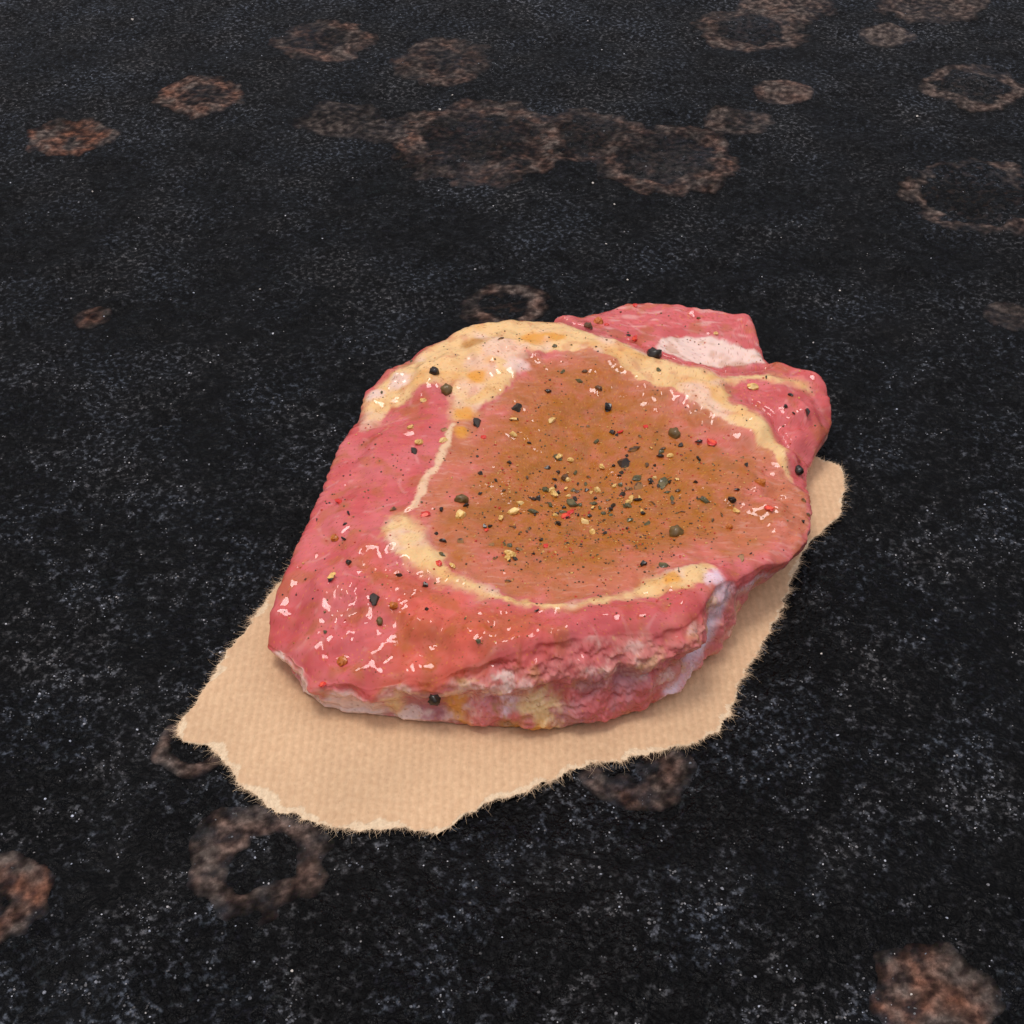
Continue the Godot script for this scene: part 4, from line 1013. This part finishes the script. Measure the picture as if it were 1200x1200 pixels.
func make_crumbs() -> void:
	var black := tone(34, 27, 22)
	var brown := tone(92, 62, 34)
	var olive := tone(120, 98, 52)
	var cream := tone(222, 178, 98)
	var looks := [
		[5, black, tone(58, 46, 34), 0.7, 0.5, 0.25],        # 0 black chip
		[0, tone(108, 84, 44), olive, 0.9, 0.45, 1.0],                   # 1 whole olive peppercorn
		[3, cream, tone(236, 200, 130), 0.8, 0.4, 0.4],      # 2 pale yellow crumb
		[1, tone(206, 44, 30), tone(225, 80, 50), 0.3, 0.5, 0.4],   # 3 red flake
		[4, brown, tone(150, 106, 58), 0.5, 0.5, 0.25],        # 4 brown husk
		[4, tone(84, 78, 46), tone(104, 92, 52), 0.55, 0.4, 0.4],   # 5 green grey husk
		[4, black, cream, 0.8, 0.45, 0.2],                   # 6 half black, half pale
		[0, tone(44, 36, 28), black, 0.95, 0.45, 1.0],        # 7 whole black peppercorn
		[1, tone(186, 104, 36), tone(214, 140, 60), 0.7, 0.45, 0.4],  # 8 orange crumb
	]
	for q in looks.size():
		var set_ := []
		for w in 4:
			set_.append(crumb_mesh(900 + q * 10 + w, looks[q][0], looks[q][1], looks[q][2], looks[q][3], looks[q][4], looks[q][5]))
		crumb_kinds.append(set_)
	crumb_material = StandardMaterial3D.new()
	crumb_material.resource_name = "wet pepper"
	crumb_material.vertex_color_use_as_albedo = true
	crumb_material.roughness = 0.28
	crumb_material.metallic_specular = 0.5

const CRUMB_NAMES := ["pepper_chip", "peppercorn", "pepper_crumb", "chilli_flake", "pepper_husk", "pepper_husk", "cracked_peppercorn", "peppercorn", "spice_crumb"]
const CRUMB_WORDS := ["black pepper chip", "olive peppercorn", "pale yellow pepper crumb", "red chilli flake", "brown pepper husk", "grey green pepper husk", "cracked black and cream peppercorn", "black peppercorn", "orange spice crumb"]
const CRUMB_CATEGORIES := ["pepper chip", "peppercorn", "pepper crumb", "chilli flake", "pepper husk", "pepper husk", "peppercorn", "peppercorn", "spice crumb"]

func crumb_basis(size: float) -> Basis:
	return (Basis(Vector3.UP, rng.randf() * TAU) * Basis(Vector3.RIGHT, rng.randfn(0.0, 0.35))).scaled(Vector3.ONE * size * 0.5 * MM)

func place_crumb(x: float, z: float, size: float, kind: int, label: String, group: String, y := -1.0) -> void:
	var o := obj(CRUMB_NAMES[kind], crumb_kinds[kind][rng.randi() % 4], crumb_material)
	var h := steak_height(x, z) if y < 0.0 else y
	o.transform = Transform3D(crumb_basis(size), Vector3(x, h + size * (0.0 if kind == 5 or kind == 4 else 0.08), z) * MM)
	tag(o, label, CRUMB_CATEGORIES[kind], group)

func zone_words(x: float, z: float) -> String:
	if sample(f_lobe, x, z) < 0.5 or sample(f_lobe_fat, x, z) < 0.5:
		return "on the small rear flap of the steak"
	if sample(f_lobe_right, x, z) < 1.0:
		return "on the red lobe at the right end of the steak"
	if sample(f_fat, x, z) < 0.0:
		return "on the yellow fat along the rear of the steak"
	if sample(f_fat_front, x, z) < 0.0:
		return "on the cream fat line at front"
	if sample(f_pool, x, z) < 0.0:
		return "in the ochre marinade pool"
	if sample(f_eye, x, z) < 0.0:
		return "on the pink eye muscle around the pool"
	return "on the pink left muscle of the steak"

func build_seasoning() -> void:
	make_crumbs()
	rng.seed = 4321
	for q in named_crumbs.size():
		var e: Vector4 = named_crumbs[q]
		place_crumb(e.x, e.y, e.z, int(e.w), named_labels[q], "large peppercorns and chips of the seasoning", named_heights[q])
	for e in listed_crumbs:
		var k := int(e.w)
		place_crumb(e.x, e.y, e.z, k, "small %s %s" % [CRUMB_WORDS[k], zone_words(e.x, e.y)], "small %ss %s" % [CRUMB_WORDS[k], zone_words(e.x, e.y)])
	# the finest grains, too many and too small to count
	var mm := MultiMesh.new()
	mm.transform_format = MultiMesh.TRANSFORM_3D
	mm.use_colors = true
	mm.mesh = crumb_mesh(990, 1, Color.WHITE, Color(0.8, 0.8, 0.8), 0.5, 0.5, 0.4)
	var spots := []
	var tries := 0
	while spots.size() < 2000 and tries < 60000:
		tries += 1
		var a := rng.randf() * TAU
		var t := sqrt(rng.randf()) * 0.97
		var d := Vector2(cos(a), sin(a))
		var p := centre + d * (t * rim_at_angle(a))
		var much := 0.10 + 0.35 * sstep(8.0, -14.0, sample(f_pool, p.x, p.y) + 16.0 * n_warp.get_noise_2dv(p * 0.8)) + 0.55 * exp(-(p - Vector2(22.0, 22.0)).length_squared() / 330.0) * sstep(-0.25, 0.3, n_warp.get_noise_2dv(p * 1.5))
		if rng.randf() < much:
			spots.append(p)
	mm.instance_count = spots.size()
	var tints := [tone(40, 30, 22), tone(84, 58, 32), tone(120, 92, 48), tone(214, 164, 88), tone(196, 60, 36), tone(176, 96, 36), tone(84, 82, 46)]
	for q in spots.size():
		var p: Vector2 = spots[q]
		var size := rng.randf_range(0.3, 0.75) * (1.0 + 0.5 * rng.randf() ** 3.0)
		mm.set_instance_transform(q, Transform3D(crumb_basis(size), Vector3(p.x, steak_height(p.x, p.y) + size * 0.05, p.y) * MM))
		mm.set_instance_color(q, tints[rng.randi() % tints.size()])
	var o := MultiMeshInstance3D.new()
	o.name = "ground_pepper"
	o.multimesh = mm
	o.material_override = crumb_material
	add_child(o, true)
	tag(o, "fine ground pepper and spice grains scattered over the steak", "ground pepper", "", "stuff")

func build_table_crumbs() -> void:
	rng.seed = 5
	var m := StandardMaterial3D.new()
	m.resource_name = "pale crumb"
	m.albedo_color = Color8(196, 188, 176)
	m.roughness = 0.6
	var mesh := crumb_mesh(777, 2, Color.WHITE, Color.WHITE, 0.5, 0.5, 0.3)
	for q in table_crumbs.size():
		var e: Vector3 = table_crumbs[q]
		var o := obj("crumb", mesh, m)
		o.transform = Transform3D(crumb_basis(e.z), Vector3(e.x, table_raw(e.x * MM, e.y * MM) * 1000.0 + e.z * 0.1, e.y) * MM)
		tag(o, table_crumb_labels[q], "crumb", "pale crumbs on the black table")

# ------------------------------------------------------------------

func _ready() -> void:
	var cam := Camera3D.new()
	cam.name = "camera"
	cam.fov = 36.0
	cam.near = 0.02
	cam.far = 20.0
	cam.transform = Transform3D(Basis(), Vector3(0, 0.475 * sin(deg_to_rad(40.0)), 0.475 * cos(deg_to_rad(40.0)))).looking_at(Vector3.ZERO)
	cam.current = true
	add_child(cam)
	var sky_material := ProceduralSkyMaterial.new()
	sky_material.sky_top_color = Color(1.40, 1.38, 1.46)
	sky_material.sky_horizon_color = Color(0.50, 0.52, 0.55)
	sky_material.sky_curve = 2.4
	sky_material.sky_energy_multiplier = 1.0
	sky_material.ground_bottom_color = Color(0.08, 0.08, 0.08)
	sky_material.ground_horizon_color = Color(0.2, 0.2, 0.2)
	var sky := Sky.new()
	sky.sky_material = sky_material
	var env := Environment.new()
	env.background_mode = Environment.BG_SKY
	env.sky = sky
	env.background_energy_multiplier = 1.0
	env.tonemap_mode = Environment.TONE_MAPPER_LINEAR
	env.tonemap_exposure = 1.07
	env.sdfgi_enabled = true
	env.ssao_enabled = true
	env.ssil_enabled = true
	var we := WorldEnvironment.new()
	we.name = "environment"
	we.environment = env
	add_child(we)
	var sun := DirectionalLight3D.new()
	sun.name = "sun"
	sun.light_energy = 0.5
	sun.light_angular_distance = 22.0
	sun.light_color = Color(1.0, 0.97, 0.96)
	sun.shadow_enabled = true
	add_child(sun)
	sun.transform = Transform3D(Basis(), Vector3(-0.2, 1.0, -0.10)).looking_at(Vector3.ZERO)
	build_table()
	build_paper()
	make_fields()
	build_steak()
	build_seasoning()
	build_table_crumbs()
